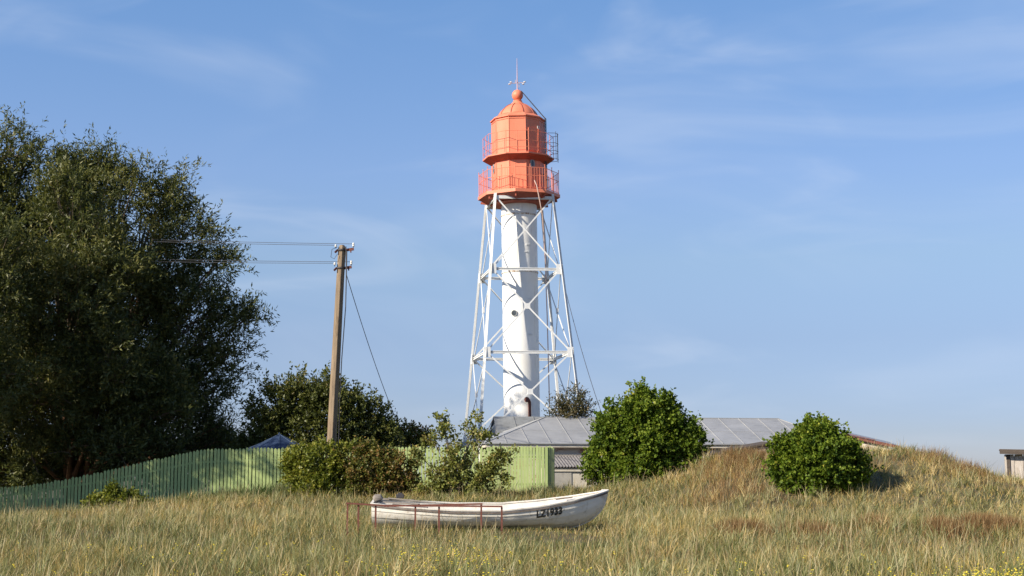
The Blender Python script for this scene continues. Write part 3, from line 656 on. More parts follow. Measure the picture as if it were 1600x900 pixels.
# roof
mb = MB(); mb.lathe([(rp(40, 190), zl(191)), (rp(43.5, 189), zl(190.5)), (rp(43.5, 189), zl(189)), (rp(37, 185), zl(185.5)), (rp(31, 182), zl(182))], 10, PH)
rf = mb.build('roof', M['orange'], LH)
dome = [(31, 182.3), (29, 178), (26, 174), (22, 170), (17, 166.5), (11.5, 164)]
mb = MB(); mb.lathe([(rp(r, p), zl(p)) for r, p in dome], 40); mb.build('dome', M['orange'], rf, smooth=True)
mb = MB()
for k in range(10): mb.tube([pol(rp(r+.2, p), PH+36*k, zl(p)) for r, p in dome], .028, 6)
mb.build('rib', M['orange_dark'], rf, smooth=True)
mb = MB()
prof = [(12, 164.5), (10, 162), (8, 160.5), (7, 159.5), (7.2, 157.8), (6.4, 157.2)]
for k in range(12):
    t = -60+150*k/11; prof.append((8.8*math.cos(R(t)), 149-8.8*math.sin(R(t))))
mb.lathe([(rp(max(r, .2), p), zl(p)) for r, p in prof], 28); mb.build('ball_finial', M['orange'], rf, smooth=True)
mb = MB(); mb.tube([(0, 0, zl(141)), (0, 0, zl(118)), (0, 0, zl(91))], [.045, .03, .012], 6)
rod = mb.build('lightning_rod', surf('rod_paint', [(.3, (.42, .30, .38)), (.7, (.52, .40, .48))], 5, .5, 0), LH)
mb = MB(); z = zl(130)
mb.tube([(-rp(11, 130), 0, z), (rp(11, 130), 0, z+.03)], .016, 5); mb.tube([(0, -.3, z), (0, .3, z)], .016, 5)
mb.tube([(-.10, 0, z-.02), (-.10, 0, z+.2)], .014, 5); mb.tube([(.1, 0, z-.25), (.1, 0, z)], .014, 5)
wv = mb.build('wind_gauge', M['pinkhose'], LH)
for x in (-rp(11, 130), rp(10.5, 130)):
    for s in (-1, 1): mb = MB(); mb.lathe([(.015, z+s*.06-.03), (.075, z+s*.06), (.075, z+s*.06+.03), (.02, z+s*.06+.05)], 10, 0, (x+s*.04, 0)); mb.build('cup', M['porcelain'], wv)
# ladders
mb = MB()
for a in (71, 80):
    mb.tube([pol(rp(44.5, 230), a, zl(188)), pol(rp(44.5, 230), a, G1)], .025, 5)
    mb.tube([pol(rp(44.5, 190), a, zl(189)), pol(rp(6, 145)+.02, a, zl(143))], .028, 5)
n = 26
for k in range(n): z = G1+(zl(188)-G1)*k/(n-1); mb.tube([pol(rp(44.5, 230), 71, z), pol(rp(44.5, 230), 80, z)], .013, 4)
for k in range(12):
    t = (k+.5)/12; p = [pol(rp(44.5, 190), a, zl(189)).lerp(pol(rp(6, 145)+.02, a, zl(143)), t) for a in (71, 80)]; mb.tube(p, .013, 4)
for py in (200, 235, 275): mb.bar(pol(rp(40, py), 75, zl(py)), pol(rp(44.5, py), 75, zl(py)), .03, .03)
mb.build('ladder', M['dark'], LH)
mb = MB()
P_ = [pol(rp(63, 290), 22, zl(294)), pol(rp(66, 300), 24, zl(302)), pol(rp(64, 310), 28, zl(318)), pol(rp(60, 340), 36, zl(345)), pol(rp(40, 400), 80, zl(400)), pol(rp(42, 500), 95, zl(500)), pol(rp(44, 600), 100, zl(620)), pol(rp(44, 600), 100, .3)]
mb.tube(P_, .03, 6); mb.build('hose', M['pinkhose'], LH, smooth=True)

# cable falling from the tower to the right
def catenary(p, q, sag, n=24): return [p.lerp(q, k/n)-Vector((0, 0, 4*sag*(k/n)*(1-k/n))) for k in range(n+1)]
p = at(878, 430, 79.3); q = at(948, 668, 72.5)
mb = MB(p); mb.tube(catenary(p, q, .45), .016, 5); o = mb.build('service_cable', M['wire']); o.location = p
tag(o, 'thin cable dropping from the right leg of the lighthouse towards the roof', 'cable')

# ------------------------------------------------------------------ green fences
TOPX = [-140, 0, 43, 101, 162, 231, 289, 318, 460, 560, 760]; TOPY = [764, 761, 759, 749, 736, 720, 707, 701, 699, 698, 697]
BOTX = [-140, 0, 100, 180, 254, 318, 433, 760]; BOTY = [830, 825, 815, 806, 798, 784, 776, 776]
def picket(mb, c, t, n, w, z0, z1, th=.022):
    h = w*.55; P = [(-w/2, z0), (w/2, z0), (w/2, z1-h), (w*.28, z1-h*.35), (0, z1), (-w*.28, z1-h*.35), (-w/2, z1-h)]
    vs = [c+t*u+Vector((0, 0, z))+n*o_ for o_ in (0, th) for u, z in P]; k = len(P)
    fs = [tuple(range(k)), tuple(range(2*k-1, k-1, -1))]+[(i_, (i_+1) % k, k+(i_+1) % k, k+i_) for i_ in range(k)]
    mb.add(vs, fs)
def fence(name, A, B, topf, botf, label, pitch=.148, w=.114, seed=1):
    rr = random.Random(seed); A = Vector(A); B = Vector(B); t = (B-A); L = t.length; t.normalize(); n = Vector((t.y, -t.x, 0))
    root = empty(name, (A.x, A.y, botf(A)), label, 'fence'); off = root.location
    mb = MB(off); k = int(L/pitch)
    for i in range(k+1):
        c = A+t*(i*pitch); z1 = topf(c)+rr.gauss(0, .018)-(.12*rr.random() if rr.random() < .04 else 0); z0 = botf(c)
        t2 = (t+n*rr.gauss(0, .03)).normalized(); picket(mb, c+t*rr.gauss(0, .004), t2, n, w*rr.uniform(.95, 1.03), z0, z1)
    mb.build('pickets', M['green'], root)
    for f in (.22, .78):
        mb = MB(off); st = 8; N = max(1, int(L/st)*3)
        for i in range(N):
            a, b = A+t*(L*i/N), A+t*(L*(i+1)/N)
            za = botf(a)+(topf(a)-botf(a))*f; zb_ = botf(b)+(topf(b)-botf(b))*f
            mb.bar(a-n*.03+Vector((0, 0, za)), b-n*.03+Vector((0, 0, zb_)), .05, .08)
        mb.build('rail', M['green'], root)
    m_ = max(1, round(L/2.6))
    for i in range(m_+1):
        a = A+t*(L*i/m_); mb = MB(off); mb.box(a-n*.11+Vector((0, 0, (botf(a)-.3+topf(a)-.1)/2)), (.1, .1, topf(a)-.1-botf(a)+.3)); mb.build('post', M['green'], root)
    return root
YF = 60.0
def pxof(c): return 800+(c.x/c.y)*F*1.0085
def topf(c): return zat(float(np.interp(pxof(c), TOPX, TOPY)), YF)
def botf(c): return min(gz(c.x, c.y), zat(float(np.interp(pxof(c), BOTX, BOTY)), YF))-.02
XA = at(-140, 745, YF).x; XB = at(747, 745, YF).x
fence('picket_fence', (XA, YF, 0), (XB, YF, 0), topf, botf, 'long shaded green picket fence running uphill from the left edge below the willows')
XC = at(752, 745, 59.4).x; XD = at(856, 745, 59.4).x
zt = zat(697, 59.4)
fence('picket_fence', (XC, 59.4, 0), (XD, 59.4, 0), lambda c: zt, lambda c: gz(c.x, c.y), 'short sunlit pale green picket fence section between apple tree and cream wall', .128, .112, 3)
E2 = at(866, 745, 65.5)
fence('picket_fence', (XD+.03, 59.5, 0), (E2.x, 65.5, 0), lambda c: zt, lambda c: gz(c.x, c.y), 'green picket fence side return running back towards the cream wall', .128, .112, 4)
p = at(749.5, 745, 59.6); zz = gz(p.x, p.y)
mb = MB((p.x, p.y, zz)); mb.box((p.x, p.y, (zz-.3+zt)/2), (.09, .09, zt-zz+.3)); mb.box((p.x, p.y, zt+.02), (.12, .12, .03))
o = mb.build('gate_post', M['steelwhite'], bevel=.006); o.location = (p.x, p.y, zz); tag(o, 'whitish square post where the long fence meets the sunlit section', 'post')

# ------------------------------------------------------------------ utility pole and wires
DP = 58.6
pb = at(514, 745, DP); pt = at(534.5, 383, DP); pb.z = gz(pb.x, DP)
pole = empty('utility_pole', pb, 'leaning weathered utility pole above the bushes, four wires at its top', 'pole')
mb = MB(pb); d = (pt-pb); w0, w1 = .20, .155
vs = []
for c, w in ((pb-Vector((0, 0, .4)), w0), (pb.lerp(pt, .4), w0*.92), (pb.lerp(pt, .8), w1*1.05), (pt-Vector((0, 0, .12)), w1), (pt, w1*.6)):
    for k in range(8):
        a = R(12)+math.pi/4*k; q = w*(1.0 if k % 2 == 0 else .93)*(1 if k % 4 else 1.05); vs.append(c+Vector((q*math.cos(a), q*math.sin(a), 0)))
fs = [(i*8+k, i*8+(k+1) % 8, (i+1)*8+(k+1) % 8, (i+1)*8+k) for i in range(4) for k in range(8)]+[tuple(range(8)), tuple(range(32, 40))]
mb.add(vs, fs); mb.build('shaft', M['conc'], pole, bevel=.01)
wires = []
for py, ln in ((391, .50), (419, .45)):
    c = at(535, py, DP); c = pb.lerp(pt, (c.z-pb.z)/(pt.z-pb.z))
    mb = MB(pb); mb.lathe([(.20, c.z-.03), (.20, c.z+.03)], 16, 0, (c.x, c.y)); mb.build('clamp', M['dark'], pole)
    mb = MB(pb); mb.bar(c+Vector((.14, 0, 0)), c+Vector((ln, -.02, .05)), .07, .11); mb.bar(c+Vector((ln-.12, 0, .05)), c+Vector((ln-.12, -.03, -.10)), .05, .05)
    mb.bar(c+Vector((-.16, -.1, 0)), c+Vector((-.26, -.16, -.12)), .06, .08); br = mb.build('bracket', M['rust'], pole)
    for j, (e, top) in enumerate(((c+Vector((ln-.02, 0, .06)), .26), (c+Vector((-.24, -.14, .05)), .17))):
        mb = MB(pb); mb.tube([e, e+Vector((0, 0, top*.5))], .014, 5); mb.build('pin', M['dark'], br)
        mb = MB(pb); mb.lathe([(.03, e.z+top*.35), (.055, e.z+top*.45), (.035, e.z+top*.62), (.05, e.z+top*.75), (.028, e.z+top)], 12, 0, (e.x, e.y)); mb.build('insulator', M['porcelain'], pole, smooth=True)
        wires.append(e+Vector((0, 0, top*.8)))
mb = MB(pb); 
for s, e0 in ((.0, at(540.5, 385, DP-.1)), (.03, at(542, 392, DP-.1))):
    pts = [e0, at(541+s*10, 430, DP-.1), at(540, 480, DP-.15), at(534, 560, DP-.1), at(531, 620, DP-.1), at(529, 700, DP-.1)]
    mb.tube(pts, .022, 6)
l0 = at(527, 386, DP-.2); mb.tube([l0, l0+Vector((-.22, 0, -.1)), l0+Vector((-.26, 0, -.42)), l0+Vector((-.12, 0, -.5)), l0+Vector((0, 0, -.3))], .012, 5)
mb.build('drop_cable', M['wire'], pole, smooth=True)
ends = [(-200, 344), (-200, 347), (-200, 378), (-200, 383)]
names = ['highest', 'second highest', 'third from the top', 'lowest']
wl_ = []
for k, (w, (ex, ey)) in enumerate(zip(wires, ends)):
    e = at(ex, ey, 73+.3*(k % 2)); e = w+(e-w)*1.5
    mb = MB(w); mb.tube(catenary(w, e, .35), .010, 5); o = mb.build('overhead_wire', M['wire']); o.location = w
    tag(o, names[k]+' of the four overhead wires running left from the utility pole', 'wire', 'wires on the utility pole')
p = at(541, 428, DP); q = at(624, 668, 76)
mb = MB(p); mb.tube(catenary(p, q, .3), .016, 5); o = mb.build('service_wire', M['wire']); o.location = p
tag(o, 'single wire slanting down to the right from the utility pole behind the trees', 'wire')

# ------------------------------------------------------------------ blue gazebo
c = at(436, 702, 64.2); c.z = zat(701, 64.2); gx = c.x; g0 = gz(gx, 64.2)
gb = empty('gazebo', (gx, 64.2, g0), 'blue fabric gazebo roof peeping over the fence under the round tree', 'gazebo')
mb = MB((gx, 64.2, g0)); rr_ = 50*mpp(700, 64.2); zt_ = zat(679, 64.2)
ring = [(rr_, c.z-.18), (rr_, c.z-.02), (rr_*.55, c.z+(zt_-c.z)*.40), (rr_*.25, c.z+(zt_-c.z)*.74), (.03, zt_)]
mb.lathe(ring, 8, 10, (gx, 64.2), capb=False); cn = mb.build('canopy', M['bluetent'], gb)
mb = MB((gx, 64.2, g0))
for k in range(8): mb.tube([pol(r+.004, 10+45*k, z+.006)+Vector((gx, 64.2, 0)) for r, z in ring[1:]], .014, 5)
mb.build('seam', surf('blue_seam', [(.3, (.04, .07, .13)), (.7, (.055, .09, .16))], 4, .7, 0), cn)
for k in range(8):
    mb = MB((gx, 64.2, g0)); q = pol(rr_*.96, 10+45*k, 0); mb.tube([(gx+q.x, 64.2+q.y, g0-.3), (gx+q.x, 64.2+q.y, c.z)], .03, 6); mb.build('leg', M['galv'], gb)
mb = MB((gx, 64.2, g0)); mb.lathe([(.02, zt_-.02), (.05, zt_+.04), (.01, zt_+.1)], 8, 0, (gx, 64.2)); mb.build('finial', M['bluetent'], gb)

# ------------------------------------------------------------------ house
hp = at(757, 745, 68.0); h0 = 1.15
house = empty('house', (hp.x, 68.0, h0), 'low old house with a grey sheet-metal hip roof in front of the lighthouse', 'house', (0, 0, R(9)))
ez = zat(692, 68)-h0; rz = zat(651, 72)-h0; HL = 18.3; HD = 8.4
def roofblock(x0, x1, y0, y1, e, r, in0, in1, nm, mt, parent, ov=.0, seam=1.07):
    ym = (y0+y1)/2; mb = MB(); t = .05
    def ring_(dz): return [(x0, y0, e+dz), (x1, y0, e+dz), (x1, y1, e+dz), (x0, y1, e+dz), (x0+in0, ym, r+dz), (x1-in1, ym, r+dz)]
    f = [(0, 1, 5, 4), (1, 2, 5), (2, 3, 4, 5), (3, 0, 4)]
    mb.add(ring_(0)+ring_(-t), f+[tuple(6+i for i in reversed(q)) for q in f]+[(0, 6, 7, 1), (1, 7, 8, 2), (2, 8, 9, 3), (3, 9, 6, 0)])
    n = int((x1-x0)/seam)
    for i in range(1, n+1):
        x = x0+i*seam; fr = min(1, (x-x0)/in0 if in0 else 1, (x1-x)/in1 if in1 else 1)
        if fr > .08:
            mb.bar((x, y0+.01, e+.015), (x, y0+(ym-y0)*fr, e+(r-e)*fr+.015), .03, .035)
    for fr in (.46,):
        mb.bar((x0+in0*fr+.05, y0+(ym-y0)*fr, e+(r-e)*fr+.004), (x1-in1*fr-.05, y0+(ym-y0)*fr, e+(r-e)*fr+.004), .03, .012)
    mb.bar((x0+in0, ym, r+.01), (x1-in1, ym, r+.01), .10, .04)
    for a_, b_ in (((x0, y0, e+.01), (x0+in0, ym, r+.01)), ((x1, y0, e+.01), (x1-in1, ym, r+.01)), ((x0, y1, e+.01), (x0+in0, ym, r+.01)), ((x1, y1, e+.01), (x1-in1, ym, r+.01))):
        mb.bar(a_, b_, .06, .03)
    return mb.build(nm, mt, parent)
roofblock(0, HL, 0, HD, ez, rz, 3.7, 2.2, 'roof', M['roof'], house)
mb = MB(); mb.box((HL/2, HD/2, ez/2-.25), (HL-.7, HD-.7, ez+.38)); mb.build('wall', M['brick'], house)
mb = MB(); mb.box((HL/2, .10, ez-.13), (HL-.1, .04, .15)); mb.box((HL/2, HD-.10, ez-.13), (HL-.1, .04, .15)); mb.box((.10, HD/2, ez-.13), (.04, HD-.3, .15)); mb.box((HL-.10, HD/2, ez-.13), (.04, HD-.3, .15)); mb.build('fascia', M['cream'], house)
mb = MB(); mb.box((HL/2, .36, ez-.07), (HL-.3, .46, .03)); mb.build('soffit', M['darkwood'], house)
# rear wing, gable roof a little higher
mb = MB(); x0, x1, y0, y1 = 1.55, 7.6, 5.2, 11.0; re = ez+.1; rr2 = rz+.18; ym = 8.0-.2
mb.add([(x0, y0, re), (x1, y0, re), (x1, ym, rr2), (x0, ym, rr2), (x1, y1, re), (x0, y1, re)]+[(x0, y0, re-.06), (x1, y0, re-.06), (x1, ym, rr2-.06), (x0, ym, rr2-.06), (x1, y1, re-.06), (x0, y1, re-.06)],
       [(0, 1, 2, 3), (3, 2, 4, 5), (6, 9, 8, 7), (9, 11, 10, 8), (0, 6, 7, 1), (5, 4, 10, 11), (0, 3, 9, 6), (3, 5, 11, 9), (1, 7, 8, 2), (2, 8, 10, 4)])
for i in range(1, 6): x = x0+i*1.07; mb.bar((x, y0, re+.015), (x, ym, rr2+.015), .03, .035)
mb.build('rear_roof', M['roof2'], house)
mb = MB(); mb.add([(x0+.1, y0+.3, -.3), (x1-.1, y0+.3, -.3), (x1-.1, y1-.3, -.3), (x0+.1, y1-.3, -.3), (x0+.1, y0+.3, re-.1), (x1-.1, y0+.3, re-.1), (x1-.1, y1-.3, re-.1), (x0+.1, y1-.3, re-.1), (x0+.1, ym, rr2-.1), (x1-.1, ym, rr2-.1)],
                  [(0, 1, 5, 4), (1, 2, 6, 9, 5), (2, 3, 7, 6), (3, 0, 4, 8, 7), (4, 5, 9, 8), (6, 7, 8, 9)])
mb.build('rear_wall', M['greypanel'], house)
# lean-to with corrugated roof
ly = -1.7; lx0, lx1 = 2.75, 6.2
za, zb2 = zat(714, 67.4)-h0, zat(729, 66.5)-h0
mb = MB(); nseg = 120; th = .02; vs = []; fs = []
for i in range(nseg+1):
    x = lx0-.1+(lx1-lx0+.2)*i/nseg; w = .028*math.sin(2*math.pi*x/.146)
    vs += [(x, .3, za+.10+w), (x, ly-.15, zb2+w), (x, .3, za+.10+w-th), (x, ly-.15, zb2+w-th)]
for i in range(nseg): a = i*4; fs += [(a, a+1, a+5, a+4), (a+2, a+6, a+7, a+3), (a+1, a+3, a+7, a+5), (a, a+4, a+6, a+2)]
mb.add(vs, fs); mb.build('lean_to_roof', M['corr'], house)
wz = zb2-.06
mb = MB(); mb.box(((lx0+lx1)/2, ly+.1, (wz-.6)/2), (lx1-lx0, .2, wz+.6)); mb.box((lx0+.1, ly/2+.25, (wz-.6)/2), (.2, -ly-.05, wz+.6)); mb.build('lean_to_wall', M['cream'], house)
mb = MB(); mb.box(((lx0+lx1)/2, ly-.03, wz-.12), (lx1-lx0+.1, .1, .09)); mb.build('ledge', M['cream'], house)
mb = MB(); mb.box((lx0+.62, ly-.015, .25), (.98, .03, 1.15)); mb.build('door_panel', M['greypanel'], house)
mb = MB(); mb.bar((lx0+.2, .02, ez-.22), (lx1, .02, ez-.22), .05, .05); mb.bar((lx0, .3, za+.02), (lx1, .3, za+.02), .06, .10); mb.build('beam', M['darkwood'], house)

# low side roof in front of the eave by the mound
p = at(1150, 745, 65.5)
sh = empty('shed', (p.x, 65.5, gz(p.x, 65.5)), 'low dark shed roof rising from the mound under the eave of the grey roof', 'shed'); o0 = Vector(sh.location)
A, B_ = at(1138, 703, 65), at(1206, 691, 65); A2, B2 = at(1138, 703, 65)+Vector((0, 2.4, .1)), at(1206, 691, 65)+Vector((0, 2.4, .1))
mb = MB(o0); t = Vector((0, 0, .08)); mb.add([A, B_, B2, A2, A-t, B_-t, B2-t, A2-t], [(0, 1, 2, 3), (7, 6, 5, 4), (0, 4, 5, 1), (1, 5, 6, 2), (2, 6, 7, 3), (3, 7, 4, 0)]); mb.build('roof', M['darkwood'], sh)
mb = MB(o0); A3, B3 = A+Vector((.15, .15, -.09)), B_+Vector((-.05, .15, -.09)); D3 = Vector((0, 2.0, 0)); gz0 = gz(p.x, 65.5)-.5
q = [A3, B3, B3+D3, A3+D3]; mb.add([Vector((v.x, v.y, gz0)) for v in q]+q, [(0, 1, 5, 4), (1, 2, 6, 5), (2, 3, 7, 6), (3, 0, 4, 7), (4, 5, 6, 7), (3, 2, 1, 0)]); mb.build('wall', M['brick'], sh)

# brick outbuilding on the right with rusty roof edge
p = at(1340, 745, 64); ob = empty('outbuilding', (p.x, 64, 1.3), 'low brick outbuilding with a rust-edged grey roof beyond the round bush', 'outbuilding'); o0 = Vector(ob.location)
a1, a2, a3, a4 = at(1270, 668, 64), at(1406, 697, 62.5), at(1388, 690, 66), at(1290, 667, 67.5)
mb = MB(o0); t = Vector((0, 0, .06)); mb.add([a1, a2, a3, a4, a1-t, a2-t, a3-t, a4-t], [(0, 1, 2, 3), (7, 6, 5, 4), (0, 4, 5, 1), (1, 5, 6, 2), (2, 6, 7, 3), (3, 7, 4, 0)]); mb.build('roof', M['roof'], ob)
mb = MB(o0); mb.bar(a1+Vector((0, -.03, -.06)), a2+Vector((0, -.03, -.06)), .05, .13); mb.bar(a1.lerp(a2, .4)+Vector((0, -.03, .04)), a1.lerp(a2, .72)+Vector((0, -.03, .03)), .2, .03); mb.build('roof_edge', M['rust'], ob)
q = [a1+Vector((0, .2, -.14)), a2+Vector((-.4, .35, -.02)), a3+Vector((-.3, -.1, -.14)), a4+Vector((0, -.2, -.14))]
mb = MB(o0); mb.add([Vector((v.x, v.y, 1.0)) for v in q]+q, [(0, 1, 5, 4), (1, 2, 6, 5), (2, 3, 7, 6), (3, 0, 4, 7), (4, 5, 6, 7), (3, 2, 1, 0)]); mb.build('wall', M['brick'], ob)

# ------------------------------------------------------------------ hut at the right edge
p = at(1572, 745, 60.0); hz = gz(p.x, 60)-.3; hut = empty('wooden_hut', (p.x, 60, hz), 'old whitewashed board hut with a dark plank roof at the right edge', 'hut', (0, 0, -R(18.5))); o0 = Vector(hut.location)
zt2 = zat(710, 60)
k = 0; x = p.x
mb = MB(o0)
while x < p.x+3.2:
    w = random.uniform(.28, .44); mb.box((x+w/2, 60+random.uniform(-.008, .008), (hz+zt2)/2), (w-.018, .03, zt2-hz)); x += w
y = 60.05
while y < 62.6: w = random.uniform(.25, .4); mb.box((p.x+.0, y+w/2, (hz+zt2)/2), (.03, w-.018, zt2-hz)); y += w
mb.build('wall', M['board'], hut)
mb = MB(o0); mb.box((p.x+.12, 59.96, (hz+zt2)/2), (.14, .05, zt2-hz)); mb.box((p.x+1.6, 61.3, (hz+zt2)/2-.03), (3.1, 2.4, zt2-hz-.1)); mb.build('corner_post', M['darkwood'], hut)
mb = MB(o0)
rt = Matrix.Rotation(R(1.5), 3, 'Y')
mb.box((p.x+1.55, 61.2, zt2+.10), (3.5, 3.1, .10), rt); mb.box((p.x+1.55, 59.62, zt2+.07), (3.52, .05, .20), rt); rf = mb.build('roof', M['darkwood'], hut)
mb = MB(o0); mb.box((p.x+1.5, 61.2, zt2+.165), (3.45, 3.0, .02), rt); mb.build('roofing', surf('pink_grey_felt', [(.3, (.28, .20, .17)), (.7, (.38, .29, .25))], 4, .9, .3), rf)

# ------------------------------------------------------------------ boat
boat = empty('rowing_boat', BOAT, 'weathered white wooden rowing boat lying in the grass, numbered LZ1933', 'boat', (R(5.0), R(.4), R(1)))
XS, XBW = -2.98, 3.06
def hb(x):
    u = (x-XS)/(XBW-XS)
    return .93*float(np.interp(u, [0, .1, .25, .45, .6, .75, .86, .94, .98, 1], [.66, .78, .93, 1, .97, .82, .60, .34, .18, .03]))
def zs(x): u = (x-XS)/(XBW-XS); return float(np.interp(u, [0, .15, .35, .55, .7, .85, .95, 1], [.68, .61, .55, .555, .645, .79, .92, 1.0]))
def zk(x): return 0 if x < 1.6 else min(zs(x)-.03, .97*(1-math.sqrt(max(0, 1-max(0, (x-1.62)/(XBW-1.62))**2.2)))) 
NPL = 4
def hy(x, s): return hb(x)*(1-(1-min(s, 1))**2.3)**.62
SV = []
for k in range(NPL):
    for j in range(5): SV.append((k+j/4*.999)/NPL)
SV[-1] = 1.0; SV[0] = 0
def hullpt(x, s, side, inset=0.0):
    z0, z1 = zk(x), zs(x); fr = (s*NPL) % 1 if s < 1 else 1
    y = hy(x, s)+(.016*(1-fr) if 0 < s and inset == 0 else 0)*min(1, hb(x)*3)
    y = max(0.004, y-inset)
    return Vector((x-(.10*(1-s) if x < XS+.01 else 0)*-1*0, side*y, z0+(z1-z0)*s+inset*(1-s)*1.0))
NXs = 70; X_ = [XS+(XBW-XS)*(i/NXs)**.93 for i in range(NXs+1)]
mb = MB()
for side in (-1, 1):
    vs = [hullpt(x, s, side) for x in X_ for s in SV]; n = len(SV)
    mb.add(vs, [(i*n+j, i*n+j+1, (i+1)*n+j+1, (i+1)*n+j) for i in range(NXs) for j in range(n-1)])
vs = [hullpt(XS, s, sd) for sd in (-1, 1) for s in SV]; n = len(SV)
mb.add(vs, [(j, j+1, n+j+1, n+j) for j in range(n-1)])
mb.bar((-2.9, 0, -.03), (1.7, 0, -.03), .05, .08)
hull = mb.build('hull', M['boat'], boat, smooth=True, fixn=False)
mb = MB()
for side in (-1, 1):
    vs = [hullpt(x, s, side, .035) for x in X_[1:-1] for s in SV]; 
    mb.add(vs, [(i*n+j, i*n+j+1, (i+1)*n+j+1, (i+1)*n+j) for i in range(NXs-2) for j in range(n-1)])
x1_ = X_[1]; vs = [hullpt(x1_, s, sd, .035) for sd in (-1, 1) for s in SV]; mb.add(vs, [(j, j+1, n+j+1, n+j) for j in range(n-1)])
mb.build('lining', M['boat_in'], hull, smooth=True, fixn=False)
mb = MB(); mr = MB()
for side in (-1, 1):
    for i in range(NXs):
        a, b = X_[i], X_[i+1]
        pa, pb_ = Vector((a, side*(hy(a, 1)-.015), zs(a)+.012)), Vector((b, side*(hy(b, 1)-.015), zs(b)+.012))
        mb.bar(pa, pb_+(pb_-pa)*.04, .085, .028)
        pa, pb_ = Vector((a, side*(hy(a, 1)+.016), zs(a)-.045)), Vector((b, side*(hy(b, 1)+.016), zs(b)-.045))
        mr.bar(pa, pb_+(pb_-pa)*.04, .028, .036)
mb.box((XS, 0, zs(XS)+.01), (.07, 2*hb(XS), .03)); mb.box((XBW-.06, 0, zs(XBW)+.016), (.18, .10, .03))
mb.build('gunwale', M['boat_in'], boat, smooth=False); mr.build('rub_rail', M['rub'], boat)
mb = MB(); mb.tube([(XBW+.012, 0, zs(XBW)+.01)]+[(x, 0, zk(x)-.008) for x in np.linspace(XBW, 1.5, 24)], .024, 8); mb.build('stem', M['boat'], boat, smooth=True)
for x in (-2.0, -.6, 1.0):
    mb = MB(); z = zs(x)-.17; mb.box((x, 0, z), (.26, 2*hy(x, (z-zk(x))/(zs(x)-zk(x)))-.09, .035)); mb.build('thwart', M['boat_in'], boat)
mb = MB(); mb.box((-.4, 0, .12), (4.2, .7, .03)); mb.build('floor_boards', M['timber'], boat)
mb = MB()                                  # foredeck
ds = [2.0+(2.95-2.0)*i/8 for i in range(9)]
mb.add([Vector((x, s*(hb(x)-.05), zs(x)-.02)) for x in ds for s in (-1, 1)], [(2*i, 2*i+1, 2*i+3, 2*i+2) for i in range(8)]); mb.build('foredeck', M['boat_in'], boat)
# hull number
cu = bpy.data.curves.new('hull_number', 'FONT'); cu.body = 'LZ1933'; cu.size = .255; cu.offset = .013; cu.space_character = 1.08; cu.resolution_u = 3
to = bpy.data.objects.new('tmp', cu); C.objects.link(to); bpy.context.view_layer.update()
dg = bpy.context.evaluated_depsgraph_get(); tm = bpy.data.meshes.new_from_object(to.evaluated_get(dg)); bpy.data.objects.remove(to)
import bmesh
bm = bmesh.new(); bm.from_mesh(tm); bmesh.ops.triangulate(bm, faces=bm.faces)
for _ in range(4): bmesh.ops.subdivide_edges(bm, edges=[e for e in bm.edges if e.calc_length() > .022], cuts=1); bmesh.ops.triangulate(bm, faces=bm.faces)
mxx = max(v.co.x for v in bm.verts)
for v in bm.verts:
    u, w = v.co.x/mxx*.66, v.co.y
    x = 1.20+u; z = .385+w*1.0+u*.14
    s = (z-zk(x))/(zs(x)-zk(x)); fr = (s*NPL) % 1
    v.co = Vector((x, -(hy(x, s)+.034), z))
bm.to_mesh(tm); bm.free(); tm.name = 'hull_number'; link('hull_number', tm, M['black'], hull)
for q in tm.polygons: q.use_smooth = False

# loose things lying in the boat
def bw(x, y, z): return BOAT+Euler((R(5.0), R(.4), R(1))).to_matrix() @ Vector((x, y, z))
def loose(name, label, cat, p0, mt, fn, bevel=0, smooth=False):
    mb = MB(p0); fn(mb); o = mb.build(name, M[mt], None, bevel=bevel, smooth=smooth); o.location = p0; tag(o, label, cat); return o
zz = .68
loose('plank', 'grey weathered plank lying along the near side of the boat stern', 'plank', bw(-2.4, -.3, zz), 'timber', lambda m_: m_.bar(bw(-2.85, -.25, zz+.03), bw(-1.78, -.42, zz-.02), .18, .035), .004)
loose('plank', 'wide grey board lying across the middle of the boat stern', 'plank', bw(-2.4, .1, zz), 'timber', lambda m_: m_.bar(bw(-2.75, .15, zz+.05), bw(-1.95, .05, zz+.03), .3, .04), .004)
loose('plank', 'thin dark plank reaching furthest forward inside the boat stern', 'plank', bw(-2, -.4, zz), 'rub', lambda m_: m_.bar(bw(-2.45, -.52, zz-.01), bw(-1.55, -.64, zz-.08), .10, .03), .003)
loose('plank', 'short brown board lying on the bow gunwale', 'plank', bw(1.9, -.3, 1.05), 'rub', lambda m_: m_.bar(bw(1.72, -.1, zs(1.72)+.055), bw(2.15, -.1, zs(2.15)+.05), .12, .035), .003)
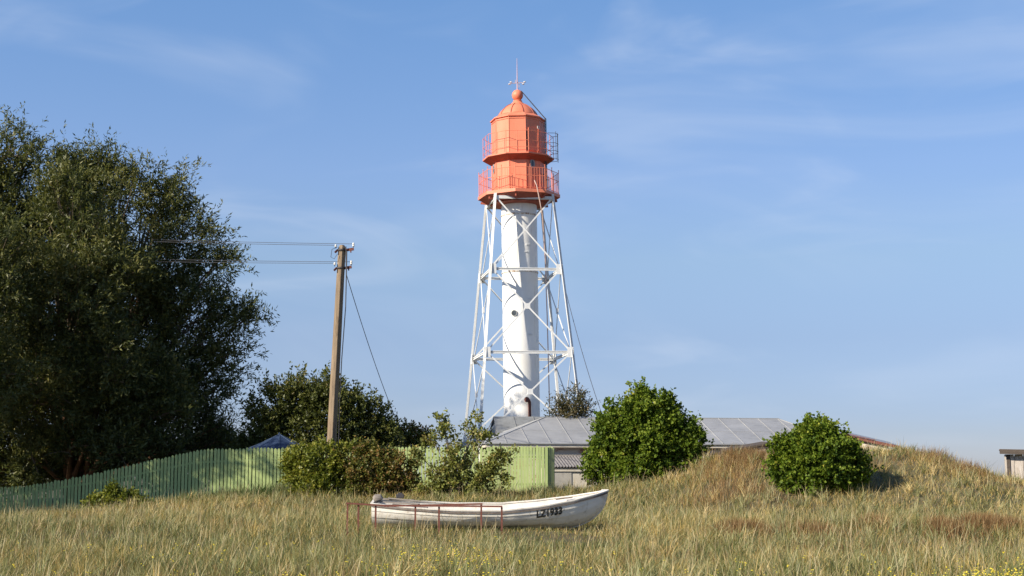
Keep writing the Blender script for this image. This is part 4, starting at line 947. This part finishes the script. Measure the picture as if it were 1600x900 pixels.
def oar(m_):
    a, b = bw(-2.6, -.05, zz+.09), bw(-1.75, -.2, zz+.03); m_.tube([a, b], .022, 8); d_ = (b-a).normalized()
    m_.bar(b-d_*.05, b+d_*.38, .13, .022)
loose('oar', 'grey wooden oar blade resting on the boards in the stern', 'oar', bw(-2.2, -.1, zz), 'timber', oar, smooth=False)
def fender(m_):
    c0 = bw(-2.86, -.32, zz+.10); m_.tube([c0+Vector((-.10, 0, 0)), c0+Vector((-.05, 0, .02)), c0+Vector((.07, 0, .02)), c0+Vector((.12, 0, -.02))], [.05, .10, .10, .06], 14)
loose('fender', 'round grey fender lying on the stern corner of the boat', 'fender', bw(-2.86, -.32, zz), 'timber', fender, smooth=True)
def crate(m_):
    c0 = bw(-2.3, .12, zz+.13); m_.box(c0, (.20, .18, .10)); m_.box(c0+Vector((0, 0, .06)), (.12, .10, .05))
loose('battery_box', 'small black box standing on the board in the boat stern', 'box', bw(-2.3, .12, zz), 'dark', crate, .01)

# ------------------------------------------------------------------ rusty rails before the boat
def rail(label, D, x0, y0, x1, y1, posts, mid=None):
    a, b = at(x0, y0, D), at(x1, y1, D); root = empty('steel_rail', (a.x, D, gz(a.x, D)), label, 'rail', group='rusty rails before the boat'); o0 = Vector(root.location)
    mb = MB(o0)
    if mid: c = at(mid[0], mid[1], D); mb.angle(a, c, .034, .007, (0, 0, 1)); mb.angle(c, b, .034, .007, (0, 0, 1))
    else: mb.angle(a, b, .034, .007, (0, 0, 1))
    mb.build('top_bar', M['rust'], root)
    for px in posts:
        yy = np.interp(px, [x0]+([mid[0]] if mid else [])+[x1], [y0]+([mid[1]] if mid else [])+[y1]); c = at(px, yy, D); g_ = gz(c.x, D)-.2
        mb = MB(o0); mb.box((c.x, D+.02, (c.z+g_)/2), (.045, .010, c.z-g_)); mb.box((c.x-.019, D+.045, (c.z+g_)/2), (.008, .04, c.z-g_)); mb.build('post', M['rust'], root)
rail('rust-red steel rail nearer the viewer, its bar running along the stern half of the boat', 35.1, 541, 787.5, 785, 792.5, [543, 560, 587, 686, 784], (600, 791))
rail('short rust-red steel rail ending highest before the middle of the boat', 35.9, 600, 792, 754, 788.5, [649, 752])
